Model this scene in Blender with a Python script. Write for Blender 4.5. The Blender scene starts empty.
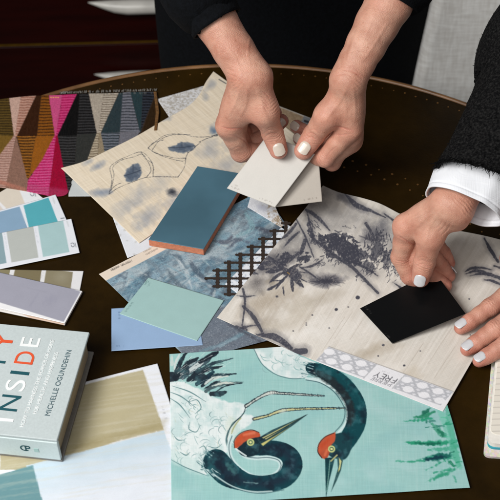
import bpy, bmesh, math, random
import numpy as np
from mathutils import Vector, Matrix

random.seed(7)
rng = np.random.default_rng(7)
S = bpy.context.scene
COL = S.collection

# ---------------------------------------------------------------- camera
TZ = 0.74                       # height of the table top
HC = 0.86                       # camera above the table top
PITCH, ROLL, FPX = 46.0, -1.5, 1200.0
CAMP = np.array([0.0, 0.0, TZ + HC])
MROT = Matrix.Rotation(math.radians(90 - PITCH), 3, 'X') @ Matrix.Rotation(math.radians(ROLL), 3, 'Z')
MR = np.array(MROT)
cam_d = bpy.data.cameras.new('camera')
cam = bpy.data.objects.new('camera', cam_d)
COL.objects.link(cam)
cam.matrix_world = Matrix.Translation(Vector(CAMP)) @ MROT.to_4x4()
cam_d.sensor_width = 36.0
cam_d.lens = 36.0 * FPX / 500.0
cam_d.clip_start = 0.05
cam_d.clip_end = 50.0
cam_d.dof.use_dof = True
cam_d.dof.focus_distance = 1.12
cam_d.dof.aperture_fstop = 16.0
S.camera = cam

# ---------------------------------------------------------------- light
w = bpy.data.worlds.new('World')
S.world = w
w.use_nodes = True
bg = w.node_tree.nodes['Background']
bg.inputs[0].default_value = (0.92, 0.96, 1.0, 1)
bg.inputs[1].default_value = 0.15

def area(name, loc, target, size, power, color):
    d = bpy.data.lights.new(name, 'AREA')
    d.shape = 'RECTANGLE'
    d.size, d.size_y = size
    d.energy = power
    d.color = color
    o = bpy.data.objects.new(name, d)
    COL.objects.link(o)
    o.location = loc
    o.rotation_euler = (Vector(target) - Vector(loc)).to_track_quat('-Z', 'Y').to_euler()
    return o

area('window_light', (-1.08, -0.02, TZ + 1.52), (0.05, 1.0, TZ), (0.7, 0.9), 39.5, (1.0, 0.985, 0.96))
area('room_light', (-0.45, -0.55, TZ + 1.6), (0.05, 0.95, TZ), (1.0, 0.8), 13.0, (1.0, 0.97, 0.93))

vs = S.view_settings
S.display_settings.display_device = 'sRGB'
vs.view_transform = 'Standard'
vs.look = 'None'
vs.exposure = 0.0
vs.gamma = 1.0
S.cycles.max_bounces = 6
S.cycles.use_denoising = True

# ---------------------------------------------------------------- geometry helpers
def ray(px, py):
    d = MR @ np.array([px - 250.0, 250.0 - py, -FPX])
    return d / np.linalg.norm(d)

def P(px, py, h=0.0):
    d = ray(px, py)
    t = (TZ + h - CAMP[2]) / d[2]
    return CAMP + t * d

def proj(V):
    q = (V - CAMP) @ MR
    return 250.0 + FPX * q[..., 0] / -q[..., 2], 250.0 - FPX * q[..., 1] / -q[..., 2]

def reach(px, py, frm, length, up):
    """point on the sight line of (px,py) at a given bone length from frm"""
    d = ray(px, py)
    m = frm - CAMP
    b = m @ d
    c = m @ m - length ** 2
    disc = b * b - c
    t = b if disc < 0 else (b - math.sqrt(disc) if up else b + math.sqrt(disc))
    return CAMP + t * d

def unit(v):
    return v / (np.linalg.norm(v) + 1e-12)

def props(o, label=None, cat=None, group=None, kind=None):
    if label: o['label'] = label
    if cat: o['category'] = cat
    if group: o['group'] = group
    if kind: o['kind'] = kind
    return o

def empty(name, loc, label, cat, group=None):
    o = bpy.data.objects.new(name, None)
    o.empty_display_size = 0.05
    COL.objects.link(o)
    o.location = loc
    return props(o, label, cat, group)

def link(name, me, mat=None, parent=None, smooth=False):
    o = bpy.data.objects.new(name, me)
    COL.objects.link(o)
    if mat is not None:
        for m in (mat if isinstance(mat, (list, tuple)) else [mat]):
            me.materials.append(m)
    if smooth:
        me.polygons.foreach_set('use_smooth', np.ones(len(me.polygons), bool))
    if parent is not None:
        o.parent = parent
        o.matrix_parent_inverse = Matrix.Translation(-parent.location) if parent.type == 'EMPTY' or True else Matrix()
    return o

def mesh_np(name, V, F):
    """V (n,3); F (m,4) or (m,3) int"""
    V = np.asarray(V, np.float32)
    F = np.asarray(F, np.int32)
    me = bpy.data.meshes.new(name)
    k = F.shape[1]
    me.vertices.add(len(V))
    me.vertices.foreach_set('co', V.ravel())
    me.loops.add(F.size)
    me.loops.foreach_set('vertex_index', F.ravel())
    me.polygons.add(len(F))
    me.polygons.foreach_set('loop_start', np.arange(0, F.size, k, dtype=np.int32))
    me.update(calc_edges=True)
    me.validate()
    return me

def paint_attr(me, lin, name='paint'):
    a = me.color_attributes.new(name, 'FLOAT_COLOR', 'POINT')
    buf = np.ones((len(me.vertices), 4), np.float32)
    buf[:, :3] = lin
    a.data.foreach_set('color', buf.ravel())

class MB:
    """collects simple solids into ONE mesh"""
    def __init__(s):
        s.V, s.F = [], []
    def add(s, V, F):
        o = len(s.V)
        s.V += [tuple(v) for v in V]
        s.F += [tuple(i + o for i in f) for f in F]
    def hexa(s, b, t):
        """b, t: four bottom and four top corners, counter-clockwise from above"""
        s.add(list(b) + list(t), [(3, 2, 1, 0), (4, 5, 6, 7), (0, 1, 5, 4), (1, 2, 6, 5), (2, 3, 7, 6), (3, 0, 4, 7)])
    def box(s, lo, hi):
        x0, y0, z0 = lo; x1, y1, z1 = hi
        s.hexa([(x0, y0, z0), (x1, y0, z0), (x1, y1, z0), (x0, y1, z0)], [(x0, y0, z1), (x1, y0, z1), (x1, y1, z1), (x0, y1, z1)])
    def disc(s, c, r, z0, z1, n=10):
        a = [(c[0] + r * math.cos(2 * math.pi * i / n), c[1] + r * math.sin(2 * math.pi * i / n)) for i in range(n)]
        V = [(x, y, z0) for x, y in a] + [(x, y, z1) for x, y in a]
        F = [tuple(range(n, 2 * n)), tuple(range(n - 1, -1, -1))] + [(i, (i + 1) % n, n + (i + 1) % n, n + i) for i in range(n)]
        s.add(V, F)
    def lathe(s, c, prof, n=96):
        V, F = [], []
        for r, z in prof:
            V += [(c[0] + r * math.cos(2 * math.pi * i / n), c[1] + r * math.sin(2 * math.pi * i / n), z) for i in range(n)]
        for k in range(len(prof) - 1):
            F += [(k * n + i, k * n + (i + 1) % n, (k + 1) * n + (i + 1) % n, (k + 1) * n + i) for i in range(n)]
        s.add(V, F)
    def build(s, name, mat, parent=None, bevel=0.0, smooth=False, seg=2):
        me = bpy.data.meshes.new(name)
        me.from_pydata(s.V, [], s.F)
        bm = bmesh.new(); bm.from_mesh(me)
        bmesh.ops.recalc_face_normals(bm, faces=bm.faces)
        bm.to_mesh(me); bm.free()
        o = link(name, me, mat, parent, smooth)
        if bevel:
            m = o.modifiers.new('bevel', 'BEVEL'); m.width = bevel; m.segments = seg; m.limit_method = 'ANGLE'
            me.polygons.foreach_set('use_smooth', np.ones(len(me.polygons), bool))
            m.harden_normals = True
        return o

# ---------------------------------------------------------------- materials
def lin1(c):
    c = np.asarray(c, float) / 255.0
    return np.where(c <= 0.04045, c / 12.92, ((c + 0.055) / 1.055) ** 2.4)

GAIN = 0.95
def L(c):
    return np.minimum(lin1(c) * GAIN, 0.86)

def nodes(name):
    m = bpy.data.materials.new(name)
    m.use_nodes = True
    nt = m.node_tree
    return m, nt, nt.nodes['Principled BSDF']

def N(nt, t, **kw):
    n = nt.nodes.new(t)
    for k, v in kw.items():
        if k in n.inputs: n.inputs[k].default_value = v
        else: setattr(n, k, v)
    return n

def add_bump(nt, b, height, strength, dist):
    bp = N(nt, 'ShaderNodeBump')
    bp.inputs['Strength'].default_value = strength
    bp.inputs['Distance'].default_value = dist
    nt.links.new(height, bp.inputs['Height'])
    nt.links.new(bp.outputs['Normal'], b.inputs['Normal'])
    return bp

def mat(name, rgb, rough=0.5, var=0.12, vscale=60.0, bump=0.0, bscale=400.0, bdist=0.0005, spec=0.5, metal=0.0, coat=0.0, stretch=(1, 1, 1), sheen=0.0, lin=None):
    m, nt, b = nodes(name)
    c = L(rgb) if lin is None else np.array(lin)
    tc = N(nt, 'ShaderNodeTexCoord')
    mp = N(nt, 'ShaderNodeMapping'); mp.inputs['Scale'].default_value = stretch
    nt.links.new(tc.outputs['Object'], mp.inputs['Vector'])
    no = N(nt, 'ShaderNodeTexNoise'); no.inputs['Scale'].default_value = vscale; no.inputs['Detail'].default_value = 5
    nt.links.new(mp.outputs[0], no.inputs['Vector'])
    r = N(nt, 'ShaderNodeValToRGB')
    r.color_ramp.elements[0].position = 0.3; r.color_ramp.elements[1].position = 0.7
    r.color_ramp.elements[0].color = (*(c * (1 - var)), 1)
    r.color_ramp.elements[1].color = (*np.minimum(c * (1 + var), 0.9), 1)
    nt.links.new(no.outputs['Fac'], r.inputs[0])
    nt.links.new(r.outputs[0], b.inputs['Base Color'])
    b.inputs['Roughness'].default_value = rough
    b.inputs['Specular IOR Level'].default_value = spec
    b.inputs['Metallic'].default_value = metal
    b.inputs['Coat Weight'].default_value = coat
    b.inputs['Sheen Weight'].default_value = sheen
    if bump:
        n2 = N(nt, 'ShaderNodeTexNoise'); n2.inputs['Scale'].default_value = bscale; n2.inputs['Detail'].default_value = 3
        nt.links.new(mp.outputs[0], n2.inputs['Vector'])
        add_bump(nt, b, n2.outputs['Fac'], bump, bdist)
    return m

def paint_mat(name, rough=0.75, kind='paper', angle=0.0, period=0.0009, bump=0.25, spec=0.3):
    """a printed or painted sheet: colour from the printed artwork stored on the mesh, weave or paper tooth from nodes"""
    m, nt, b = nodes(name)
    at = N(nt, 'ShaderNodeAttribute'); at.attribute_name = 'paint'
    tc = N(nt, 'ShaderNodeTexCoord')
    mp = N(nt, 'ShaderNodeMapping'); mp.inputs['Rotation'].default_value = (0, 0, angle)
    nt.links.new(tc.outputs['Object'], mp.inputs['Vector'])
    def band(sx, sy, det=2):
        mm = N(nt, 'ShaderNodeMapping'); mm.inputs['Scale'].default_value = (sx, sy, 1)
        nt.links.new(mp.outputs[0], mm.inputs['Vector'])
        n = N(nt, 'ShaderNodeTexNoise'); n.inputs['Scale'].default_value = 1.0; n.inputs['Detail'].default_value = det
        nt.links.new(mm.outputs[0], n.inputs['Vector'])
        return n.outputs['Fac']
    if kind == 'paper':
        a = band(900, 900, 3); c = band(90, 90, 4); amp = 0.03
    elif kind == 'linen':
        a = band(60, 0.8 / period); c = band(0.8 / period, 60); amp = 0.04
    else:                                     # grasscloth: long threads one way
        a = band(25, 0.9 / period, 3); c = band(500, 30); amp = 0.075
    ad = N(nt, 'ShaderNodeMath', operation='ADD')
    nt.links.new(a, ad.inputs[0]); nt.links.new(c, ad.inputs[1])
    mr = N(nt, 'ShaderNodeMapRange')
    mr.inputs['From Min'].default_value = 0.7; mr.inputs['From Max'].default_value = 1.3
    mr.inputs['To Min'].default_value = 1 - amp; mr.inputs['To Max'].default_value = 1 + amp
    nt.links.new(ad.outputs[0], mr.inputs['Value'])
    vm = N(nt, 'ShaderNodeVectorMath', operation='SCALE')
    nt.links.new(at.outputs['Color'], vm.inputs[0]); nt.links.new(mr.outputs[0], vm.inputs['Scale'])
    nt.links.new(vm.outputs[0], b.inputs['Base Color'])
    b.inputs['Roughness'].default_value = rough
    b.inputs['Specular IOR Level'].default_value = spec
    add_bump(nt, b, ad.outputs[0], bump, 0.0003)
    return m

# ---------------------------------------------------------------- painting printed sheets
_T = rng.random((256, 256)).astype(np.float32)
def vnoise(x, y):
    xi = np.floor(x).astype(int); yi = np.floor(y).astype(int)
    fx = x - xi; fy = y - yi
    fx = fx * fx * (3 - 2 * fx); fy = fy * fy * (3 - 2 * fy)
    a = _T[xi & 255, yi & 255]; b = _T[(xi + 1) & 255, yi & 255]
    c = _T[xi & 255, (yi + 1) & 255]; d = _T[(xi + 1) & 255, (yi + 1) & 255]
    return (a * (1 - fx) + b * fx) * (1 - fy) + (c * (1 - fx) + d * fx) * fy
def fbm(x, y, o=4, seed=0):
    r = 0; a = 0.5; s = 0
    for k in range(o):
        r = r + a * vnoise(x * 2 ** k + seed * 17.3 + k * 5.1, y * 2 ** k + seed * 9.7 + k * 3.3); s += a; a *= 0.5
    return r / s

def smooth_line(pts, n=6):
    p = np.asarray(pts, float)
    if len(p) < 3: return p
    q = np.vstack([2 * p[0] - p[1], p, 2 * p[-1] - p[-2]])
    out = []
    for i in range(1, len(q) - 2):
        for k in range(n):
            t = k / n
            out.append(0.5 * (2 * q[i] + (q[i + 1] - q[i - 1]) * t + (2 * q[i - 1] - 5 * q[i] + 4 * q[i + 1] - q[i + 2]) * t * t + (-q[i - 1] + 3 * q[i] - 3 * q[i + 1] + q[i + 2]) * t ** 3))
    out.append(p[-1])
    return np.array(out)

class Art:
    """artwork printed on a sheet; design coordinates are those of the traced drawing"""
    def __init__(s, x, y, base):
        s.x, s.y = x.ravel().astype(np.float32), y.ravel().astype(np.float32)
        s.c = np.tile(np.asarray(base, np.float32), (s.x.size, 1))
    def _mix(s, idx, col, a):
        a = a[:, None]
        s.c[idx] = s.c[idx] * (1 - a) + np.asarray(col, np.float32) * a
    def stroke(s, pts, wd, col, a=1.0, soft=0.55, rag=0.0, rs=0.5, dry=0.0, sm=True):
        p = np.asarray(pts, float)
        ww = np.full(len(p), float(wd)) if np.isscalar(wd) else np.interp(np.linspace(0, 1, len(p)), np.linspace(0, 1, len(wd)), wd)
        q = np.c_[p, ww]
        if sm: q = smooth_line(q)
        soft = soft if soft > 1 else soft * .75
        pad = max(q[:, 2].max(), 0) / 2 + soft + rag
        lo = q[:, :2].min(0) - pad; hi = q[:, :2].max(0) + pad
        idx = np.nonzero((s.x > lo[0]) & (s.x < hi[0]) & (s.y > lo[1]) & (s.y < hi[1]))[0]
        if not len(idx): return
        X, Y = s.x[idx], s.y[idx]
        D = np.full(len(idx), 1e3)
        for (ax, ay, aw), (bx, by, bw) in zip(q[:-1], q[1:]):
            dx, dy = bx - ax, by - ay
            t = np.clip(((X - ax) * dx + (Y - ay) * dy) / (dx * dx + dy * dy + 1e-9), 0, 1)
            D = np.minimum(D, np.hypot(X - ax - t * dx, Y - ay - t * dy) - 0.5 * np.maximum(aw + t * (bw - aw), 0.05))
        if rag: D = D + rag * 2 * (fbm(X * rs, Y * rs, 3, 3) - 0.5)
        al = np.clip(0.5 - D / soft, 0, 1) * a
        if dry:
            d = q[-1, :2] - q[0, :2]; d = d / (np.hypot(*d) + 1e-6)
            u = X * d[0] + Y * d[1]; v = -X * d[1] + Y * d[0]
            al = al * np.clip((fbm(u * 0.12, v * 1.1, 3, 8) - dry * 0.55) * 6 + 0.5, 0, 1)
        s._mix(idx, col, al)
    def poly(s, pts, col, a=1.0, soft=0.8, rag=0.0, rs=0.4, sm=False, stripes=None, tex=0.0):
        p = np.asarray(pts, float)
        if sm: p = smooth_line(np.vstack([p, p[:1]]))[:-1]
        lo = p.min(0) - soft - rag; hi = p.max(0) + soft + rag
        idx = np.nonzero((s.x > lo[0]) & (s.x < hi[0]) & (s.y > lo[1]) & (s.y < hi[1]))[0]
        if not len(idx): return
        X, Y = s.x[idx], s.y[idx]
        ins = np.zeros(len(idx), bool); D = np.full(len(idx), 1e3)
        for (ax, ay), (bx, by) in zip(p, np.roll(p, -1, 0)):
            dx, dy = bx - ax, by - ay
            t = np.clip(((X - ax) * dx + (Y - ay) * dy) / (dx * dx + dy * dy + 1e-9), 0, 1)
            D = np.minimum(D, np.hypot(X - ax - t * dx, Y - ay - t * dy))
            if ay != by: ins ^= ((ay > Y) != (by > Y)) & (X < ax + (Y - ay) * dx / (by - ay))
        D = np.where(ins, -D, D)
        if rag: D = D + rag * 2 * (fbm(X * rs, Y * rs, 3, 5) - 0.5)
        al = np.clip(0.5 - D / soft, 0, 1) * a
        if tex: al = al * np.clip(1 - tex + 2 * tex * fbm(X * 0.35, Y * 0.35, 4, 6), 0, 1)
        s._mix(idx, col, al)
        if stripes:
            per, duty, scol, slope = stripes
            ph = ((Y + slope * X + 0.5 * (vnoise(X * 0.25, Y * 0.05) - 0.5)) / per) % 1
            st = np.clip((duty - np.abs(ph - 0.5) * 2) * 3 + 0.5, 0, 1)
            s._mix(idx, scol, al * st * (0.5 + 0.45 * vnoise(X * 1.3, Y * 1.3)))
    def wash(s, c, r, col, a, ang=0.0, rag=0.6, rs=0.08):
        ca, sa = math.cos(ang), math.sin(ang)
        u = ((s.x - c[0]) * ca + (s.y - c[1]) * sa) / r[0]
        v = (-(s.x - c[0]) * sa + (s.y - c[1]) * ca) / r[1]
        d = np.hypot(u, v) + rag * 2 * (fbm(s.x * rs, s.y * rs, 4, 2) - 0.5)
        s._mix(slice(None), col, np.clip(1.0 - d, 0, 1) ** 0.8 * a)
    def streaks(s, col, a, ang, fu, fv, thr=0.5, gain=3.0, seed=0):
        ca, sa = math.cos(ang), math.sin(ang)
        u = s.x * ca + s.y * sa; v = -s.x * sa + s.y * ca
        s._mix(slice(None), col, np.clip((fbm(u * fu, v * fv, 4, seed) - thr) * gain, 0, 1) * a)
    def text_dashes(s, p0, p1, hgt, col, a=0.7, n=None):
        """writing too small to read in the print: a row of tiny uneven marks"""
        p0, p1 = np.array(p0, float), np.array(p1, float)
        ln = np.hypot(*(p1 - p0)); d = (p1 - p0) / ln; nn = np.array([-d[1], d[0]])
        t = 0.0
        while t < ln:
            w = random.uniform(0.5, 1.1)
            if random.random() > 0.15:
                c = p0 + d * t; k = random.uniform(0.3, 0.5) * hgt
                s.stroke([c - nn * k, c + nn * k * random.uniform(.3, 1)], 0.42, col, a * .8, 0.6, sm=False)
            t += w + 0.35
    def linear(s):
        return np.minimum(lin1(np.clip(s.c, 0, 255)) * GAIN, 0.86)

def edge_pts(e, h, n):
    W = np.array([P(*(q if len(q) == 3 else (q[0], q[1], h))) for q in e])
    if len(W) > 2: W = smooth_line(W, 8)
    sl = np.r_[0, np.cumsum(np.linalg.norm(np.diff(W, axis=0), axis=1))]
    t = np.linspace(0, sl[-1], n)
    return np.stack([np.interp(t, sl, W[:, k]) for k in range(3)], 1)

def sheet(name, top, right, bottom, left, h, material, draw, step=0.001, thick=0.00035, base=(230, 230, 230), parent=None, warp=None):
    """a sheet from its four edges (top and bottom run left to right, left and right run top to bottom)"""
    def ln(e): return float(np.sum(np.linalg.norm(np.diff(np.array([P(*(q if len(q) == 3 else (q[0], q[1], h))) for q in e]), axis=0), axis=1)))
    nu = max(4, int(max(ln(top), ln(bottom)) / step)); nv = max(4, int(max(ln(left), ln(right)) / step))
    T, B = edge_pts(top, h, nu), edge_pts(bottom, h, nu)
    Lf, R = edge_pts(left, h, nv), edge_pts(right, h, nv)
    u = np.linspace(0, 1, nu)[None, :, None]; v = np.linspace(0, 1, nv)[:, None, None]
    V = (1 - v) * T[None] + v * B[None] + (1 - u) * Lf[:, None] + u * R[:, None] - ((1 - u) * (1 - v) * T[0] + u * (1 - v) * T[-1] + (1 - u) * v * B[0] + u * v * B[-1])
    px, py = proj(V)
    if warp is not None:
        V = V.copy(); V[..., 2] += warp(u[..., 0] + 0 * v[..., 0], v[..., 0] + 0 * u[..., 0])
    art = Art(px, py, base)
    if draw: draw(art)
    idx = np.arange(nu * nv).reshape(nv, nu)
    F = np.stack([idx[:-1, :-1], idx[1:, :-1], idx[1:, 1:], idx[:-1, 1:]], -1).reshape(-1, 4)
    me = mesh_np(name, V.reshape(-1, 3), F)
    paint_attr(me, art.linear())
    o = link(name, me, material, parent)
    m = o.modifiers.new('thickness', 'SOLIDIFY'); m.thickness = thick; m.offset = -1
    return o

def quad(TL, TR, BR, BL):
    return dict(top=[TL, TR], right=[TR, BR], bottom=[BL, BR], left=[TL, BL])

def square_off(p, q, length, h):
    """corners (px) of a rectangle whose right edge runs p -> q and which extends leftward by length metres"""
    a, b = P(*p, h), P(*q, h)
    d = unit(b - a); n = np.array([d[1], -d[0], 0.0])
    c = (a + b) / 2
    if (n[0] > 0): n = -n
    A, B = a + n * length, b + n * length
    return tuple(float(t) for t in proj(A)), p, q, tuple(float(t) for t in proj(B))

# ================================================================= the setting
floor_m = mat('dark_floor', (30, 17, 12), 0.45, 0.35, 3.0, 0.1, 60, stretch=(1, 12, 1))
fl = MB(); fl.box((-4, -2.5, -0.03), (4, 5.0, 0.0))
props(fl.build('floor', floor_m), kind='structure')

# table ----------------------------------------------------------------------
TC = (-0.0246 * HC, 0.763 * HC); TR = 0.5557 * HC
def leather_mat():
    m, nt, b = nodes('brown_leather')
    tc = N(nt, 'ShaderNodeTexCoord')
    n1 = N(nt, 'ShaderNodeTexNoise'); n1.inputs['Scale'].default_value = 9; n1.inputs['Detail'].default_value = 8; n1.inputs['Roughness'].default_value = 0.65
    n2 = N(nt, 'ShaderNodeTexNoise'); n2.inputs['Scale'].default_value = 420; n2.inputs['Detail'].default_value = 4
    nt.links.new(tc.outputs['Object'], n1.inputs['Vector']); nt.links.new(tc.outputs['Object'], n2.inputs['Vector'])
    r = N(nt, 'ShaderNodeValToRGB')
    r.color_ramp.elements[0].position = 0.3; r.color_ramp.elements[1].position = 0.75
    r.color_ramp.elements[0].color = (0.007, 0.0036, 0.0004, 1); r.color_ramp.elements[1].color = (0.032, 0.0160, 0.0022, 1)
    nt.links.new(n1.outputs['Fac'], r.inputs[0]); nt.links.new(r.outputs[0], b.inputs['Base Color'])
    b.inputs['Roughness'].default_value = 0.36
    b.inputs['Specular IOR Level'].default_value = 0.12
    add_bump(nt, b, n2.outputs['Fac'], 0.35, 0.0004)
    return m
leather = leather_mat()
wood = mat('dark_walnut', (58, 34, 18), 0.35, 0.3, 14, 0.1, 200, stretch=(1, 1, 6))
rim_m = mat('worn_wood_edge', (120, 84, 50), 0.4, 0.35, 40, 0.15, 300)
gold = mat('dull_gold', (150, 108, 60), 0.45, 0.25, 300, metal=0.6)

table = empty('round_table', (TC[0], TC[1], 0), 'round dark brown leather topped table with gold dotted border under the swatches', 'table')
t = MB(); t.lathe(TC, [(0.0, TZ - 0.0), (TR - 0.006, TZ)], 160); t.V = [(x, y, TZ) for x, y, z in t.V]
t = MB(); t.disc(TC, TR - 0.0055, TZ - 0.012, TZ, 200); t.build('leather_top', leather, table)
t = MB(); t.lathe(TC, [(TR - 0.0052, TZ - 0.012), (TR - 0.0052, TZ + 0.0008), (TR - 0.003, TZ + 0.0022), (TR - 0.0005, TZ + 0.0012), (TR + 0.0008, TZ - 0.004), (TR - 0.001, TZ - 0.012), (TR - 0.0052, TZ - 0.012)], 200); t.build('rim', rim_m, table, smooth=True)
t = MB(); t.lathe(TC, [(TR - 0.02, TZ - 0.0125), (TR - 0.004, TZ - 0.0125), (TR - 0.004, TZ - 0.085), (TR - 0.02, TZ - 0.085), (TR - 0.02, TZ - 0.0125)], 160); t.build('apron', wood, table)
t = MB(); t.lathe(TC, [(0.0, TZ - 0.013), (0.09, TZ - 0.013), (0.08, TZ - 0.09), (0.045, TZ - 0.16), (0.06, TZ - 0.3), (0.04, TZ - 0.42), (0.07, TZ - 0.5), (0.07, TZ - 0.62), (0.0, TZ - 0.62)], 48); t.build('pedestal', wood, table, smooth=True)
for k in range(3):
    a = math.radians(90 + 120 * k); c, s_ = math.cos(a), math.sin(a)
    lg = MB()
    pr = [(0.05, 0.17, 0.24), (0.2, 0.09, 0.15), (0.34, 0.0, 0.05)]
    for (r0, a0, b0), (r1, a1, b1) in zip(pr[:-1], pr[1:]):
        q = lambda r, z, wd: (TC[0] + c * r - s_ * wd, TC[1] + s_ * r + c * wd, z)
        lg.hexa([q(r0, a0, -.025), q(r1, a1, -.025), q(r1, a1, .025), q(r0, a0, .025)], [q(r0, b0, -.025), q(r1, b1, -.025), q(r1, b1, .025), q(r0, b0, .025)])
    lg.build('leg', wood, table)
st = MB()
def stud_ring(r, step, size, a0=0.0, skip=0.0):
    n = int(2 * math.pi * r / step)
    for i in range(n):
        a = a0 + 2 * math.pi * i / n
        if random.random() < skip: continue
        j = random.uniform(-0.0006, 0.0006)
        st.disc((TC[0] + (r + j) * math.cos(a), TC[1] + (r + j) * math.sin(a)), size * random.uniform(0.7, 1.15), TZ - 0.001, TZ + 0.0004, 7)
stud_ring(TR - 0.0165, 0.0132, 0.00095)
stud_ring(TR - 0.148, 0.0152, 0.0012)
stud_ring(TR - 0.160, 0.0152, 0.0012, 0.02)
props(st.build('gold_tooling', gold, table), kind='stuff')

# chest of drawers far left ----------------------------------------------------
mahog = mat('dark_mahogany', (36, 5, 3), 0.38, 0.4, 5, 0.08, 90, stretch=(1, 6, 8), spec=0.12)
steel = mat('pale_pull', (215, 212, 205), 0.3, 0.1, 30, metal=0.0)
chest = empty('chest_of_drawers', (-0.2, 2.05, 0), 'dark mahogany chest with a thin brass line and pale handles behind the table', 'chest')
yf = 1.98
def at_y(px, py, y):
    d = ray(px, py); t_ = (y - CAMP[1]) / d[1]
    return CAMP + d * t_
zl = at_y(100, 40, yf)[2]
c_ = MB(); c_.box((-0.62, yf, 0.0), (0.35, yf + 0.42, 0.86)); c_.build('carcass', mahog, chest, 0.004)
for z0, z1 in ((0.02, zl - 0.0015), (zl + 0.0045, zl + 0.26), (zl + 0.264, 0.84)):
    d_ = MB(); d_.box((-0.60, yf - 0.014, z0), (0.33, yf - 0.0005, z1)); d_.build('drawer_front', mahog, chest, 0.002)
c_ = MB(); c_.box((-0.60, yf - 0.011, zl - 0.001), (0.33, yf - 0.0006, zl + 0.004))
c_.build('brass_line', mat('aged_brass', (96, 70, 14), 0.6, 0.2, 60, spec=0.1), chest)
def pull(x0, zc, hh):
    """long pale bar whose left end tapers to a point"""
    m = MB(); V = []; F = []; n = 10; xs = [0, 0.012, 0.03, 0.05, 0.075, 0.1, 0.3]
    for i, dx in enumerate(xs):
        k = [0.05, 0.25, 0.55, 0.85, 1.0, 1.0, 1.0][i]
        for j in range(n):
            a = 2 * math.pi * j / n
            V.append((x0 + dx, yf - 0.03 + 0.016 * k * math.cos(a), zc + hh * (1 - k) * 0.9 + hh * k * math.sin(a)))
    for i in range(len(xs) - 1):
        F += [(i * n + j, i * n + (j + 1) % n, (i + 1) * n + (j + 1) % n, (i + 1) * n + j) for j in range(n)]
    F += [tuple(range(n)), tuple(range((len(xs) - 1) * n, len(xs) * n))]
    m.add(V, F)
    return m.build('handle', steel, chest, smooth=True)
pt = at_y(90, -1.0, yf); pull(pt[0], pt[2], 0.0145)
pb = at_y(96, 69.5, yf); pull(pb[0], pb[2], 0.0125)

# linen chair far right ----------------------------------------------------------
def linen_mat(name, rgb, amp=0.25, period=0.002):
    m, nt, b = nodes(name)
    tc = N(nt, 'ShaderNodeTexCoord')
    outs = []
    for sc in ((0.9 / period, 40, 40), (40, 40, 0.9 / period)):
        mm = N(nt, 'ShaderNodeMapping'); mm.inputs['Scale'].default_value = sc
        nt.links.new(tc.outputs['Object'], mm.inputs['Vector'])
        n = N(nt, 'ShaderNodeTexNoise'); n.inputs['Scale'].default_value = 1; n.inputs['Detail'].default_value = 3
        nt.links.new(mm.outputs[0], n.inputs['Vector']); outs.append(n.outputs['Fac'])
    ad = N(nt, 'ShaderNodeMath', operation='ADD'); nt.links.new(outs[0], ad.inputs[0]); nt.links.new(outs[1], ad.inputs[1])
    r = N(nt, 'ShaderNodeValToRGB'); c = L(rgb)
    r.color_ramp.elements[0].position = 0.35; r.color_ramp.elements[1].position = 0.65
    r.color_ramp.elements[0].color = (*(c * (1 - amp)), 1); r.color_ramp.elements[1].color = (*np.minimum(c * (1 + amp), 0.86), 1)
    hm = N(nt, 'ShaderNodeMath', operation='MULTIPLY'); hm.inputs[1].default_value = 0.5
    nt.links.new(ad.outputs[0], hm.inputs[0]); nt.links.new(hm.outputs[0], r.inputs[0]); nt.links.new(r.outputs[0], b.inputs['Base Color'])
    b.inputs['Roughness'].default_value = 0.9; b.inputs['Specular IOR Level'].default_value = 0.15
    add_bump(nt, b, ad.outputs[0], 0.4, 0.0006)
    return m
linen = linen_mat('grey_linen', (234, 231, 226), 0.16, 0.0035)
chair = empty('linen_chair', (0.42, 1.42, 0), 'pale grey linen upholstered dining chair behind the table at the black boucle sleeve', 'chair')
bl = P(412, 96, -0.16); tl = P(437, -12, 0.0)
dy = (tl[1] - bl[1]) / (tl[2] - bl[2]); dx = (tl[0] - bl[0]) / (tl[2] - bl[2])
def cp(x, z, back): return (bl[0] + x + (z - bl[2]) * dx * (1 if x < 0.2 else -1), bl[1] + (z - bl[2]) * dy + back, z)
c_ = MB(); c_.hexa([cp(0, .44, 0), cp(.46, .44, 0), cp(.46, .44, .07), cp(0, .44, .07)], [cp(0, .98, 0), cp(.46, .98, 0), cp(.46, .98, .06), cp(0, .98, .06)]); c_.build('backrest', linen, chair, 0.014, seg=4)
c_ = MB(); c_.box((bl[0] - .01, bl[1] - .42, .40), (bl[0] + .47, bl[1] - 0.002, .49)); c_.build('seat', linen, chair, 0.02, seg=4)
for lx in (0.02, 0.42):
    for ly in (-.40, -.05):
        c_ = MB(); x_, y_ = bl[0] + lx, bl[1] + ly; c_.hexa([(x_ + .008, y_ + .008, 0), (x_ + .03, y_ + .008, 0), (x_ + .03, y_ + .03, 0), (x_ + .008, y_ + .03, 0)], [(x_, y_, .399), (x_ + .038, y_, .399), (x_ + .038, y_ + .038, .399), (x_, y_ + .038, .399)]); c_.build('leg', wood, chair)

# ================================================================= sheets on the table
paper = paint_mat('printed_paper', 0.6, 'paper', bump=0.12)
card_m = paint_mat('painted_card', 0.5, 'paper', bump=0.08, spec=0.4)
linen_print = paint_mat('printed_linen', 0.85, 'linen', math.radians(3), 0.0008, 0.2, 0.2)
ink_linen = paint_mat('printed_silk_linen', 0.85, 'linen', math.radians(-22), 0.0008, 0.25, 0.2)
grass_m = paint_mat('printed_grasscloth', 0.85, 'grass', math.radians(-32), 0.0010, 0.3, 0.2)
wool_m = paint_mat('woven_wool', 0.95, 'linen', 0.0, 0.0014, 0.8, 0.1)

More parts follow.
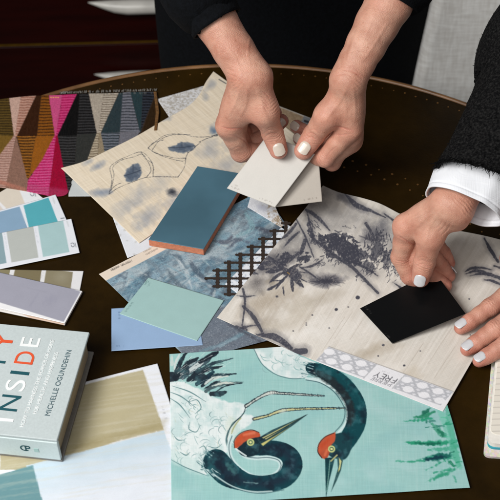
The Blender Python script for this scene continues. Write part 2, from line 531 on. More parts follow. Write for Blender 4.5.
# --- woven triangle fabric -----------------------------------------------------
def draw_kuba(a):
    OL, OLd = (96, 74, 28), (44, 32, 10)
    CR, BR_, BRd, OR = (214, 176, 160), (72, 34, 6), (52, 24, 6), (158, 92, 22)
    PK, MG, CS = (222, 84, 142), (206, 26, 98), (166, 4, 50)
    BK, BKg, GY = (8, 8, 9), (44, 44, 44), (50, 52, 50)
    CM, TE, LG = (192, 180, 164), (44, 60, 66), (122, 122, 132)
    for p, c, st_ in [
        # upper row
        ([(-40, 90), (8, 90), (14, 136), (-40, 136)], OL, (2.6, .5, OLd, 0)),
        ([(8, 90), (22, 90), (16, 136), (14, 136)], CR, None), ([(22, 90), (39, 90), (17, 136), (15, 136)], (206, 158, 140), (2.6, .45, (150, 96, 78), 0)),
        ([(39, 90), (42, 90), (37, 136), (17, 136)], BRd, None), ([(42, 90), (48, 90), (55, 136), (37, 136)], OR, (3.0, .55, (60, 30, 8), .02)),
        ([(48, 90), (63, 90), (56, 136), (55, 136)], PK, None), ([(63, 90), (79, 90), (57.5, 136), (56, 136)], (226, 70, 136), (2.6, .5, (176, 10, 80), 0)),
        ([(79, 90), (82, 90), (77, 136), (57.5, 136)], BK, None), ([(80, 90), (88, 90), (97, 134), (77, 135)], (56, 56, 58), (2.8, .6, BK, 0)),
        ([(88, 90), (104, 90), (98.5, 134), (97, 134)], CM, None), ([(104, 90), (120, 90), (100.5, 134), (98.5, 134)], (206, 194, 178), (2.4, .45, (122, 108, 92), 0)),
        ([(120, 90), (124, 90), (120, 132), (100.5, 134)], TE, None), ([(123, 90), (130, 90), (140, 132), (120, 132)], (132, 134, 146), (2.9, .55, (52, 56, 64), 0)),
        ([(130, 90), (143, 90), (141, 131), (140, 132)], (40, 62, 68), None), ([(143, 90), (157, 90), (145, 120), (141, 131)], (54, 60, 72), (2.8, .6, (14, 16, 22), 0)),
        ([(157, 90), (170, 90), (170, 140), (141, 134)], (46, 30, 12), None),
        # lower row
        ([(-40, 134), (14, 136), (-8, 168), (-40, 180)], (122, 92, 34), None),
        ([(14, 135), (16, 136), (5, 196), (-30, 196)], (204, 164, 150), (2.5, .4, (154, 108, 94), 0)), ([(16, 136), (28, 178), (27, 200), (3, 200)], (150, 112, 96), None),
        ([(17, 136), (36, 136), (32, 156), (29, 178), (27, 178)], (166, 104, 34), (2.9, .55, (52, 28, 8), 0)), ([(36, 136), (55, 136), (42, 160), (29, 178), (32, 156)], OR, None),
        ([(55, 135), (57, 136), (48, 200), (26, 200), (28, 180), (42, 160)], (228, 88, 150), (2.7, .5, (190, 10, 84), .03)), ([(56, 136), (58, 136), (64, 166), (70, 200), (48, 200)], CS, None),
        ([(57.5, 136), (77, 135), (75, 160), (74, 190), (68, 190)], (64, 64, 66), (2.8, .6, (14, 14, 14), 0)), ([(77, 135), (97, 133), (82, 176), (74, 190), (75, 160)], GY, None),
        ([(97, 133), (99, 133), (96, 190), (76, 190)], (198, 184, 160), (2.5, .45, (120, 104, 84), 0)), ([(99, 133), (101, 133), (108, 160), (96, 190)], (160, 144, 118), None),
        ([(101, 133), (120, 132), (116, 170), (108, 170)], (116, 122, 134), (2.8, .5, (40, 50, 56), 0)), ([(120, 132), (140, 131), (130, 150), (116, 170)], LG, None),
    ]: a.poly(p, c, 1, 0.7, 0.5, 0.6, stripes=st_)
    a.poly([(-40, 184), (0, 184), (26, 192), (26, 188), (0, 180), (-40, 178)], (196, 128, 108), .8, 2)
    a.poly([(28, 184), (70, 190), (70, 200), (28, 196)], (196, 90, 130), .45, 3, 1)
    a._mix(slice(None), (0, 0, 0), 0.25 * fbm(a.x * 1.4, a.y * 1.4, 2, 4)); a._mix(slice(None), (120, 100, 92), .10 * np.clip(fbm(a.x * 2.2, a.y * .6, 2, 14) * 2 - .6, 0, 1))
    a.stroke([(155, 88), (157, 110), (156, 135)], 3.0, (96, 62, 26), .8, 1, .6)
    for k in range(46):
        x = random.uniform(60, 155); a.stroke([(x, 91), (x + .2, 94)], .7, (110, 108, 104), .5, sm=False)
    for k in range(4): a.stroke([(50.5 + 2.4 * k, 97.2), (51.3 + 2.4 * k, 97.2)], .9, (236, 186, 90), .9, sm=False)

fab = empty('woven_fabric', P(70, 140, 0), 'woven wool swatch of striped pink black brown and teal triangles at the table edge', 'fabric swatch')
sheet('cloth', [(-36, 106, .004), (0, 99, .004), (40, 95.5, .0038), (90, 93.5, .0024), (157, 91.5, .0018)], [(157, 91.5, .0018), (159, 112), (156, 136), (150, 160)],
      [(-36, 184), (0, 187), (26, 191), (50, 195.5), (64, 195), (69, 190), (73, 178), (92, 172), (150, 160)], [(-36, 106, .004), (-36, 184)], 0.0016, wool_m, draw_kuba, 0.0007, 0.0011, base=(58, 44, 36),
      parent=fab, warp=lambda u, v: 0.0004 * np.sin(u * 23 + v * 3) * np.sin(v * 9 + 1))
fr = MB()
for k in range(150):
    x = random.uniform(60, 157); y0 = 92.2 - (x - 90) * .03
    a_, b_ = P(x, y0 + .6, .0014), P(x + random.uniform(-.7, .7), y0 - random.uniform(.6, 1.8), .0012)
    s_ = np.array([.00022, 0, 0]); z_ = np.array([0, 0, .0004])
    fr.hexa([a_ - s_, b_ - s_, b_ + s_, a_ + s_], [a_ - s_ + z_, b_ - s_ + z_, b_ + s_ + z_, a_ + s_ + z_])
fr.build('fringe', mat('wool_ends', (120, 116, 110), 0.95, 0.5, 500), fab)
# the fabric's turned-back right edge
fb = MB(); e0 = [P(156.5, 92.5, .0017), P(159, 112, .0017), P(157, 131, .0017)]; 
for p_, q_ in zip(e0[:-1], e0[1:]):
    dxx = np.array([.0032, 0, 0]); zz = np.array([0, 0, .0016])
    fb.hexa([p_ - dxx, q_ - dxx, q_ + dxx * .2, p_ + dxx * .2][::-1], [p_ - dxx + zz, q_ - dxx + zz, q_ + zz, p_ + zz][::-1])
fb.build('turned_edge', mat('brown_wool', (104, 70, 30), 0.95, 0.5, 300, 0.5, 900), fab, 0.0006)

# --- white speckled and floral sheets under the grasscloth ------------------------
def draw_speck(a):
    a._mix(slice(None), (176, 170, 160), np.clip((fbm(a.x * .8, a.y * .8, 3, 3) - .47) * 7, 0, 1) * .75)
    a._mix(slice(None), (150, 140, 128), np.clip((fbm(a.x * .5, a.y * 1.6, 3, 9) - .55) * 7, 0, 1) * .6)
    a.poly([(258, 92), (325, 118), (322, 132), (262, 108)], (126, 108, 88), .85, 1.5, 1.2)
    a.poly([(303, 118), (316, 121), (310, 134), (298, 128)], (122, 126, 130), .9, 1)
o = sheet('speckled_paper', **quad((157, 99), (224, 80), (306, 160), (215, 185)), h=0.0012, material=paper, draw=draw_speck, base=(216, 216, 218))
props(o, 'white paper speckled with grey poking out between the wool swatch and the grasscloth', 'paper sheet')
def draw_band(a):
    a._mix(slice(None), (120, 100, 78), np.clip((fbm(a.x * .7, a.y * .7, 3, 5) - .4) * 4, 0, 1) * .6)
    a.stroke([(262, 100), (290, 110), (313, 119.5)], 2.2, (176, 172, 166), .8)
    a.poly([(304, 116), (316, 120), (312, 134), (298, 128)], (112, 116, 122), .9, 1)
    a.stroke([(305, 121), (308, 122)], 2.4, (40, 40, 44), .9)
o = sheet('bordered_paper', **quad((240, 91), (314, 119), (302, 150), (230, 120)), h=0.0013, material=paper, draw=draw_band, base=(150, 130, 106))
props(o, 'brown and grey bordered paper glimpsed between the two hands holding pale chips', 'paper sheet')
def draw_floral(a):
    for k in range(60):
        c = (random.uniform(105, 180), random.uniform(175, 260)); r = random.uniform(1.2, 3)
        a.wash(c, (r, r * .7), (176, 174, 170), .7, random.uniform(0, 3), .3, .3)
o = sheet('floral_paper', **quad((92, 160), (200, 130), (235, 215), (127.5, 258)), h=0.0007, material=paper, draw=draw_floral, base=(222, 225, 231))
props(o, 'white paper with faint grey leaves, its corner sticking out below the grasscloth', 'paper sheet')
o = sheet('blank_card', **quad((70, 172), (130, 172), (130, 196), (68.5, 196.3)), h=0.0003, material=card_m, draw=None, base=(196, 200, 200))
props(o, 'plain pale grey card edge showing between the magenta cloth and the grasscloth', 'card')
def draw_foil(a):
    a._mix(slice(None), (158, 138, 112), np.clip((fbm(a.x * .35 + .3 * a.y, a.y * .35, 4, 3) - .52 + (a.x - 268) * .02) * 9, 0, 1) * .9)
    a._mix(slice(None), (236, 238, 242), np.clip((fbm(a.x * 1.6, a.y * 1.6, 2, 6) - .55) * 9, 0, 1) * .8)
    a.wash((262, 208), (7, 5), (186, 190, 206), .9, .3, .4, .2)
o = sheet('marbled_paper', **quad((253, 188), (270, 194), (285.5, 230), (247.5, 207)), h=0.0030, material=paper, draw=draw_foil, base=(214, 216, 222))
props(o, 'white paper with tan and lilac mottling right under the held pale chips', 'paper sheet')

# --- grasscloth -----------------------------------------------------------------
def draw_grass(a):
    a.streaks((234, 222, 202), .6, math.radians(42), .02, .9, .45, 4, 3)
    a.streaks((206, 190, 164), .4, math.radians(42), .02, 1.1, .52, 4, 6)
    W = (140, 148, 162)
    for c, r, al, an in [((98, 166), (10, 4), .8, -.4), ((88, 162), (7, 3.5), .6, -.4), ((101, 193), (13, 5.5), .95, -.15), ((106, 192), (7, 4), .6, 0), ((140, 196), (20, 12), .45, -.5), ((125, 208), (22, 10), .4, -.6),
                         ((150, 215), (18, 12), .6, -.7), ((138, 226), (9, 8), .5, -.6), ((165, 118), (11, 4), .8, -.15), ((173, 113), (6, 2.6), .5, 0), ((214, 128), (9, 6), .6, -.3), ((210, 150), (18, 13), .5, -.4),
                         ((228, 165), (22, 12), .5, -.3), ((210, 86), (5, 10), .6, .6), ((206, 98), (4, 5), .5, .3), ((175, 200), (16, 10), .45, -.6), ((228, 146), (10, 8), .4, 0), ((160, 182), (12, 9), .3, -.5)]:
        a.wash(c, r, W, al, an, .5, .16)
    for pl in [[(124, 176), (127, 170), (133, 165), (139, 164.5), (141, 170), (140, 177), (134, 181.5), (127, 181)], [(168, 147.5), (175, 145), (182, 142.5), (191, 142.5), (195, 145.5), (193, 149.5), (186, 152), (177, 152), (170, 150.5)]]:
        a.poly(pl, (104, 116, 132), .95, 1.5, 1.6, .35, True, tex=.3); c = np.mean(pl, 0)
        a.poly([c + (np.array(q) - c) * .75 for q in pl], (74, 86, 104), .75, 3, 2.5, .4, True, tex=.6)
        a.stroke([pl[0], tuple(c), pl[4]], .7, (50, 58, 72), .7, .7); a.stroke([tuple(c), pl[2]], .6, (50, 58, 72), .6, .7)
    a.wash((172, 192), (7.5, 5), (78, 84, 96), 1.0, .3, .4, .3); a.wash((172, 192), (4.4, 3), (44, 46, 54), .9, .3, .5, .5)
    a.wash((214, 131), (6, 5), (96, 116, 140), .9, 0, .4, .3)
    INK = (50, 54, 64)
    for p in [[(109, 194), (112, 180), (110, 168), (116, 162), (128, 156), (141, 152), (149, 158), (153, 166), (153, 177)],
              [(111, 190), (114, 176), (113, 167), (122, 160), (134, 157), (142, 154), (147, 160), (151, 170), (147, 177)],
              [(109, 194), (118, 188), (130, 183), (144, 178), (156, 177), (178, 177)], [(109, 192), (115, 186), (121, 183)], [(141, 152), (146, 159), (152, 163), (154, 170)],
              [(148, 148), (155, 142), (166, 135), (180, 134), (196, 137), (212, 136), (222, 132)], [(152, 150), (160, 140), (172, 135), (190, 135)], [(148, 148), (156, 153), (168, 158), (183, 161), (186, 157), (188, 152)],
              [(152, 151), (162, 155), (176, 158), (186, 158)], [(186, 158), (184, 168), (178, 177)], [(188, 153), (196, 146), (204, 140), (214, 136), (224, 134)], [(148, 148), (153, 143), (163, 140)],
              [(199, 142), (208, 138), (218, 136)]]:
        a.stroke(p, [.6, .3, .6], INK, .75, .6, .35, .9)
    a.stroke([(219, 79.5), (226, 83.5)], 1.1, (60, 62, 70), .7)
o = sheet('grasscloth', [(61, 168, .0036), (84, 161.5, .0034), (110, 149, .0032), (140, 134), (170, 116.5), (188, 106), (199, 95), (206, 82), (213.5, 71.5)], [(213.5, 71.5), (250, 98), (303, 141)],
          [(139, 243), (200, 202), (240, 178), (303, 141)], [(61, 168, .0036), (100, 205, .0025), (139, 243)], 0.0021, grass_m, draw_grass, 0.0006, 0.0004, warp=lambda u, v: 0.0003 * np.sin(u * 15 + v * 6) * np.sin(v * 13 + 1), base=(226, 212, 190))
props(o, 'beige grasscloth swatch printed with grey leaf outlines and blots', 'wallpaper sample')

# --- blue abstract sheet -----------------------------------------------------------
def draw_blue(a):
    a.streaks((172, 186, 192), .8, -.6, .035, .12, .47, 4, 2)
    a.streaks((82, 116, 136), .8, -.5, .03, .11, .5, 5, 5)
    a.streaks((70, 80, 92), .7, -.9, .03, .09, .56, 6, 9)
    a.streaks((126, 164, 180), .7, .5, .04, .3, .5, 4, 13)
    a.poly([(178, 306), (260, 306), (330, 360), (186, 362), (176, 346)], (104, 110, 122), .85, 3, 2.5, .2)
    a.streaks((86, 90, 100), .25, -.3, .1, .6, .5, 4, 17)
    for p, w_, c in [([(200, 352), (222, 344), (244, 333), (258, 326)], 4, (112, 142, 156)), ([(214, 348), (236, 338)], 2, (146, 166, 178)), ([(226, 322), (240, 330), (262, 343)], 3, (70, 72, 82)),
                     ([(232, 236), (226, 242), (206, 240)], 4, (84, 88, 102)), ([(190, 262), (200, 275), (214, 290)], 6, (74, 90, 106)), ([(168, 270), (176, 282), (196, 296)], 5, (90, 108, 120)), ([(252, 228), (262, 229), (279, 236)], 4, (72, 76, 90)),
                     ([(228, 248), (238, 240), (250, 243)], 4, (80, 88, 104)), ([(176, 256), (186, 272), (192, 290)], 3, (196, 206, 210)), ([(196, 276), (210, 286)], 4, (178, 192, 198)), ([(246, 214), (252, 228), (238, 236)], 5, (130, 168, 178)),
                     ([(163, 275), (150, 262), (140, 258)], 4, (116, 134, 146)), ([(170, 254), (180, 258), (186, 268)], 3, (78, 100, 116)), ([(210, 258), (226, 262)], 5, (104, 122, 138))]:
        a.stroke(p, [w_ * .5, w_, w_ * .5], c, .75, 2.2, 1.8, .25, 0.35)
    for k in range(70):
        x, y = random.uniform(110, 275), random.uniform(225, 310); l_ = random.uniform(4, 13); an = random.choice([-.5, .8, -1.1, .3]) + random.uniform(-.3, .3)
        a.stroke([(x, y), (x + l_ * math.cos(an), y + l_ * math.sin(an))], random.uniform(.8, 2.4), random.choice([(156, 182, 190), (92, 126, 146), (196, 204, 204), (84, 100, 116), (120, 156, 170)]), .55, 1.2, 1, .3, .5, sm=False)
    a._mix(slice(None), (210, 216, 220), np.clip((fbm(a.x * 1.5, a.y * 1.5, 2, 31) - .62) * 5, 0, 1) * .35)
    a._mix(slice(None), (60, 70, 84), np.clip((fbm(a.x * 1.5, a.y * 1.5, 2, 35) - .62) * 5, 0, 1) * .35)
    a.poly([(97, 274.5), (196, 223), (201, 231), (105.5, 281)], (226, 212, 196), 1, .6)
    a.text_dashes((111, 270), (132, 260.5), 2.2, (50, 46, 44), .95); a.text_dashes((111.5, 270.6), (131, 261.5), 1.6, (50, 46, 44), .8)
    a.text_dashes((144, 252), (152, 248), 1.8, (70, 66, 62), .8); a.text_dashes((146, 254.5), (158, 248.5), 1.8, (70, 66, 62), .8)
    a.poly([(128, 302), (99, 274), (98, 276), (127, 304)], (200, 204, 204), .5, .6)
o = sheet('painted_paper', **quad((99, 274), (262, 190), (352, 318), (190, 361)), h=0.0026, material=paper, draw=draw_blue, step=0.0006, warp=lambda u, v: 0.0002 * np.sin(u * 19 + v * 7) * np.sin(v * 15), base=(132, 160, 176))
props(o, 'blue grey brushy abstract paper with cream lettered edge lying below the teal tile', 'wallpaper sample')

# --- white dappled paper and lattice trim -------------------------------------------
def draw_dapple(a):
    a._mix(slice(None), (150, 166, 184), np.clip((fbm(a.x * .6, a.y * .6, 3, 3) - .5) * 8, 0, 1) * .6)
o = sheet('dappled_paper', **quad((225, 284), (285, 223.5), (330, 245), (262, 312)), h=0.0030, material=paper, draw=draw_dapple, base=(226, 230, 236))
props(o, 'white blue dappled paper strip along the left edge of the ink flower linen', 'paper sheet')

lat = MB(); hz = 0.00312
X0, Y0, DX = 206.0, 278.5, 11.4
def lx(i): return X0 + DX * i
def bar(p, q, wpx):
    p, q = np.array(p, float), np.array(q, float); d = (q - p) / np.hypot(*(q - p)); n = np.array([-d[1], d[0]]) * wpx / 2
    c4 = [p - n, q - n, q + n, p + n]
    b_ = [P(*c, hz) for c in c4]; t_ = [P(*c, hz) + np.array([0, 0, .00022]) for c in c4]
    lat.hexa(b_[::-1], t_[::-1])
qx = lambda y: 217 + (317 - y) / 1.236 + 12      # runs on beneath the linen
def span(i): return Y0 - 7.9 * i, min(Y0 + 8.8 * i, 317 - 1.236 * (lx(i) - 217) + 10)
def spot(x, y, r, up):
    c0 = P(x, y, hz); lat.disc(c0, r, c0[2] - .00001, c0[2] + up, 9)
for i in range(8):
    x = lx(i); yt, yb = span(i)
    if i == 0: spot(x, yt, .0018, .00026); continue
    bar((x, yt - 2.2), (x, yb), 3.3)
    k = 0
    while yt + 7.9 * k <= yb + .5:
        y = yt + 7.9 * k; spot(x, y, .0027, .00026)
        for sx, sy in ((3.6, 0), (-3.6, 0)) + (((0, 3.95),) if y + 5 < yb else ()): spot(x + sx, y + sy, .0016 if sx else .0021, .00024)
        k += 1
for j in range(-3, 8):
    y = Y0 - 7.9 * j
    xs = [lx(i) for i in range(8) if span(i)[0] <= y + .1 and y <= span(i)[1] + .5]
    if xs: bar((xs[0] - (0 if j == 0 else 2.0), y - .2), (xs[-1] + 4, y + .2), 2.0)
lat_m = mat('dark_brown_felt', (44, 32, 24), 0.9, 0.35, 300, 0.4, 1200)
o = lat.build('lattice_trim', lat_m)
props(o, 'dark brown openwork lattice trim tucked under the ink flower linen', 'trim')

# --- ink flower linen ---------------------------------------------------------------
def draw_ink(a):
    INK, SO = (66, 67, 78), (94, 92, 98)
    a.streaks((198, 190, 178), .38, math.radians(-58), .02, .45, .48, 4, 2)
    a.streaks((232, 227, 220), .6, math.radians(-58), .02, .5, .5, 4, 5)
    for c, r, col, al, an in [((330, 214), (70, 20), (120, 118, 120), .55, .25), ((300, 240), (40, 26), (140, 137, 136), .6, -.3), ((390, 240), (40, 30), (150, 148, 148), .55, .1), ((330, 262), (60, 16), (160, 157, 154), .5, .3), ((262, 322), (22, 9), (160, 148, 132), .6, -.5), ((315, 300), (40, 8), (176, 166, 150), .6, -.3), ((385, 375), (26, 14), (240, 236, 230), .7, -.3), ((312, 330), (40, 12), (238, 235, 230), .7, -.3), ((268, 300), (46, 14), (176, 164, 148), .8, -.45), ((372, 352), (40, 9), (178, 166, 148), .8, -.35), ((270, 330), (24, 10), (178, 168, 152), .5, -.4), ((405, 380), (22, 12), (196, 182, 160), .6, -.5),
                              ((300, 312), (14, 24), (196, 186, 170), .5, .3), ((350, 330), (60, 20), (232, 228, 222), .6, -.3), ((274, 262), (26, 15), (96, 94, 98), 1.0, -.5), ((258, 282), (20, 13), (108, 104, 104), .9, -.6), ((310, 222), (16, 24), (150, 146, 142), .6, .4), ((352, 270), (22, 8), (160, 156, 154), .6, .1),
                              ((300, 205), (20, 9), (128, 124, 122), .9, -.4), ((340, 196), (18, 8), (110, 108, 112), .8, .4), ((350, 204), (20, 5), (84, 84, 92), .8, .5), ((375, 232), (20, 11), (94, 94, 102), .95, -.2), ((368, 238), (12, 7), (70, 70, 80), .7, 0),
                              ((326, 281), (19, 7.5), (70, 70, 80), 1.0, .05), ((330, 278), (24, 6), (90, 88, 96), .8, .1), ((365, 240), (26, 14), (140, 138, 140), .5, .2), ((310, 275), (26, 8), (120, 117, 118), .6, 0.1), ((290, 240), (14, 20), (150, 146, 144), .5, .5),
                              ((460, 262), (30, 20), (196, 190, 180), .6, .2), ((455, 300), (30, 14), (190, 182, 170), .5, .5), ((272, 282), (10, 4), (140, 128, 110), .5, 0)]:
        a.wash(c, r, col, al, an, .5, .1)
    for k in range(60):        # fuzzy dark flower
        an = random.uniform(-math.pi, math.pi); l_ = random.uniform(6, 20)
        a.stroke([(326, 281), (326 + l_ * math.cos(an), 281 + l_ * .42 * math.sin(an))], [1.6, .4], (64, 64, 74), .5, .9, sm=False)
    for k in range(34):
        an = random.uniform(-2.8, .4); l_ = random.uniform(6, 18)
        a.stroke([(372, 240), (372 + l_ * math.cos(an), 240 + l_ * .5 * math.sin(an))], [2.2, .4], (72, 72, 82), .5, 1.2, sm=False)
    S_ = [  # stems and blades: points, width
        ([(307, 211), (310, 224), (313, 236), (311, 243)], [1.5, 2, 1.2]), ([(306, 210), (313, 214), (322, 222), (330, 231)], [2.5, 4.2, .8]), ([(296, 219), (304, 234), (310, 248), (314, 258)], [1.2, 1.8, 1]),
        ([(305, 240), (302, 250), (298, 257)], [3.5, 4, 1]), ([(312, 237), (325, 248), (340, 259), (352, 267), (368, 283), (378, 293)], [2, 3.4, 3.2, 2.4]), ([(296, 224), (288, 234), (280, 240)], [2.4, 3, .8]), ([(299, 232), (290, 240), (284, 247)], [2, 2.6, .6]),
        ([(352, 262), (366, 268), (378, 276)], [2, 2.4, 1]), ([(394, 283), (404, 290)], [1, 3]), ([(366, 224), (372, 234), (374, 244)], [3.4, 2.2, .6]), ([(358, 205), (372, 212), (386, 218)], [1, 2.6, .6]), ([(345, 196), (356, 206), (368, 212)], [1, 5, 1]), ([(384, 214), (394, 221)], [1, 2.2]),
        ([(243, 289), (245, 300), (244, 312), (242, 326)], [2.4, 2.2, 1]), ([(237, 295.6), (246, 296.6), (255, 295.5)], [.6, 1.6, .6]), ([(243, 306), (252, 315), (259, 326), (263, 334)], [2.2, 4.2, 3.4, 2.6]), ([(263, 334), (258, 335), (256, 334)], [2, 2, 1]),
        ([(238, 334), (243, 328), (250, 326), (257, 325)], [3.2, 3.4, 1.6, 1]), ([(236, 328), (246, 330)], [5, 3]), ([(262, 336), (272, 336), (282, 341), (292, 348)], [2.4, 6.5, 6, 2.2]), ([(296, 352), (305, 351)], [7, 6]), ([(284, 344), (292, 350)], [4, 2]),
        ([(226, 268), (238, 258), (250, 252)], [1.2, 4, 1]), ([(232, 290), (236, 284), (238, 276)], [1, 3, 1]), ([(300, 252), (286, 262), (270, 270)], [1.4, 5, 1.2]), ([(268, 256), (280, 266), (292, 276), (300, 286)], [1, 4.5, 5, 1]), ([(250, 262), (262, 268)], [3, 5]),
        ([(322, 260), (312, 266), (300, 268)], [1, 2.4, .8]), ([(246, 264), (252, 272), (258, 274)], [1, 3, 1]), ([(298, 266), (308, 272), (318, 279)], [.8, 2, .8]), ([(484, 240), (490, 250), (498, 262)], [1.2, 3.2, 2.4]), 
        ([(465, 272), (472, 268.5), (482, 268), (492, 270)], [.8, 2.6, 2, .8]), ([(466, 274), (476, 271), (488, 274), (502, 279)], [.8, 3, 3.4, 3]), ([(470, 276), (480, 274), (490, 276)], [.6, 2, .8]), ([(484, 280), (492, 281), (502, 285)], [.8, 2.6, 2]), ([(494, 266), (500, 268)], [1.5, 2])]
    for p, w_ in S_: a.stroke(p, [q * 1.9 + 1.5 for q in w_], (112, 110, 114), .38, 4.0, 1.5, .3)
    for p, w_ in S_: a.stroke(p, w_, INK, .88, .8, .5, .6)
    # lower left flower of short blades
    for p, w_ in [([(285, 268), (274, 271.5), (266, 272)], 3), ([(284, 272), (276, 277), (269, 283)], 2.6), ([(288, 275), (280, 283), (276, 289)], 2.6), ([(288, 270), (296, 266), (302, 264)], 2.4), ([(292, 277), (292, 285), (293, 291)], 3), ([(296, 275), (300, 283), (303, 287)], 3),
                  ([(278, 284), (270, 289), (267, 290)], 2.2), ([(283, 287), (284, 295)], 2.4), ([(300, 272), (308, 273)], 2.4), ([(286, 266), (280, 263)], 2.6), ([(284, 280), (272, 281)], 1.8), ([(299, 278), (307, 282)], 2)]:
        a.stroke(p, [w_ * .6, w_ * 1.25, w_ * .5], INK, .95, .8, .6, .6)
    a.stroke([(286, 273), (294, 271), (300, 276)], [5, 7, 4], INK, .95, 1.2, 1.5, .4)
    a.wash((277, 296.5), (1.9, 1.5), INK, 1, 0, .1); a.wash((277, 296.5), (1.5, 1.2), INK, 1, 0, .0)
    a.stroke([(287.5, 272.5), (289.5, 274)], 1.0, (168, 128, 66), .8, .6, sm=False)
    # leafy clumps of brush dabs
    rr = random.Random(11)
    def clump(cx, cy, rx, ry, n, sz, ang, spread=.6):
        for k in range(n):
            th, q = rr.uniform(0, 6.28), math.sqrt(rr.random())
            x, y = cx + rx * q * math.cos(th), cy + ry * q * math.sin(th)
            an = ang + rr.uniform(-spread, spread); l_ = rr.uniform(.7, 1.5) * sz * 1.15
            a.stroke([(x, y), (x + l_ * math.cos(an), y + l_ * math.sin(an))], [sz * .3, sz * rr.uniform(.5, .9), sz * .15], INK, rr.uniform(.7, 1), .7, .5, .8)
    def blob(c, rx, ry, ang, al=.95, rag=5.0, rs=.24):
        ca, sa = math.cos(ang), math.sin(ang)
        a.poly([(c[0] + rx * math.cos(q) * ca - ry * math.sin(q) * sa, c[1] + rx * math.cos(q) * sa + ry * math.sin(q) * ca) for q in np.linspace(0, 2 * math.pi, 22)[:-1]], INK, al, .9, rag, rs)
    for c, rx, ry, an, al in [((342, 246), 15, 9, .4, .95), ((353, 257), 9, 8, .9, .95), ((333, 239), 6, 6, 0, .9), ((312, 233), 3.4, 9, -.4, .9), ((321, 241), 5, 4, .5, .9), ((304, 258), 5.5, 3.6, 0, .95), ((330, 252), 6, 4, .8, .8), ((376, 252), 6, 10, .3, .7), ((386, 260), 4, 8, .2, .6), ((370, 266), 6, 5, .3, .6),
                              ((284, 259), 7, 4.5, -.6, .8), ((266, 263), 9, 3.5, -.5, .7), ((252, 272), 5, 4, -.5, .6), ((347, 237), 6, 3, .2, .8), ((362, 255), 5, 4, .5, .7)]: blob(c, rx, ry, an, al)
    clump(340, 246, 18, 13, 95, 4.0, 1.1, 1.2); clump(352, 254, 11, 10, 50, 4.2, .9, 1.2); clump(334, 238, 10, 8, 26, 4, .8, 1.4)
    clump(313, 231, 6, 12, 24, 3.2, 1.0); clump(320, 240, 7, 8, 18, 3.2, .4); clump(303, 256, 7, 5, 16, 4.4, 2.6); clump(327, 260, 13, 6, 22, 3.0, 2.4)
    clump(378, 245, 14, 18, 80, 3.4, 2.0, .8); clump(388, 258, 9, 12, 34, 3.2, 1.9, .8); clump(372, 262, 10, 10, 34, 3.2, 2.2, .8); clump(394, 272, 8, 10, 24, 2.6, 2.1, .8); clump(364, 274, 9, 5, 12, 2.6, 2.1); clump(400, 250, 7, 12, 24, 3, 1.8)
    clump(348, 228, 8, 3, 6, 2, .3); clump(285, 258, 8, 7, 22, 4.6, 2.5); clump(262, 266, 12, 6, 18, 4.2, -.3)
    for c, r in [((357.5, 297.5), 2.3), ((336, 309.5), 1.7), ((348, 307), .7), ((312, 315), .8), ((306, 325), .7), ((329, 328), .7), ((383, 345), 1.4), ((404, 365.5), 1.2), ((378, 356), .8), ((293, 331), .7), ((306, 323), .6), ((420, 351), .7), ((469, 299), .8), ((470, 335), .6)]:
        a.stroke([c, (c[0] + .5, c[1])], r * 1.7, INK, .95, .6, sm=False)
    for k in range(16):
        x = random.uniform(250, 440); y = 317 + .416 * (x - 217) - random.uniform(6, 60); l_ = random.uniform(20, 50)
        a.stroke([(x, y), (x + l_ * .55, y - l_ * .83)], .5, (168, 156, 142), .45, .8)
    a._mix(slice(None), (206, 200, 192), np.clip((fbm(a.x * .9, a.y * .9, 3, 21) - .60) * 5, 0, 1) * .35)
    # cane-work label along the lower edge
    TLl, TRl, BRl, BLl = (329, 346.5), (453.5, 391.5), (443, 411.5), (315.5, 361)
    a.poly([TLl, TRl, BRl, BLl], (232, 232, 236), 1, .6)
    u = np.array(TRl) - np.array(TLl); v = np.array(BLl) - np.array(TLl)
    pt = lambda s_, t_: tuple(np.array(TLl) + u * s_ + v * t_)
    G = (170, 172, 178)
    def cane(s0, s1, n):
        a.poly([pt(s0, .04), pt(s1, .04), pt(s1, .96), pt(s0, .96)], (184, 186, 192), 1, .6)
        w_ = (s1 - s0) / n
        for i in range(-1, 2 * n + 1):
            for j in range(2):
                cx = s0 + w_ * (i * .5 + .25); cy = .27 + .46 * j
                if cx < s0 + .01 or cx > s1 - .01: continue
                if (i + j) % 2 == 0: a.poly([pt(cx + .040 * math.cos(q), cy + .19 * math.sin(q)) for q in np.linspace(0, 2 * math.pi, 14)[:-1]], (234, 234, 238), 1, .7, .25, .8)
                else:
                    for dx_, dy_ in ((0, -.15), (0, .15), (-.019, 0), (.019, 0)):
                        k = .018 if dx_ == 0 else .010
                        a.poly([pt(cx + dx_ - k, cy + dy_), pt(cx + dx_, cy + dy_ - .06), pt(cx + dx_ + k, cy + dy_), pt(cx + dx_, cy + dy_ + .06)], (226, 226, 231), .95, .6)
        a.stroke([pt(s0, .5), pt(s1, .5)], .5, (226, 226, 231), .5)
    cane(0.0, .385, 3); cane(.62, 1.0, 3)
    a.stroke([pt(.385, .02), pt(.385, .98)], 1.2, (186, 188, 192), .9); a.stroke([pt(.615, .02), pt(.615, .98)], 1.2, (186, 188, 192), .9)
    a.stroke([pt(0, 0), pt(1, 0)], .8, (150, 146, 142), .7)
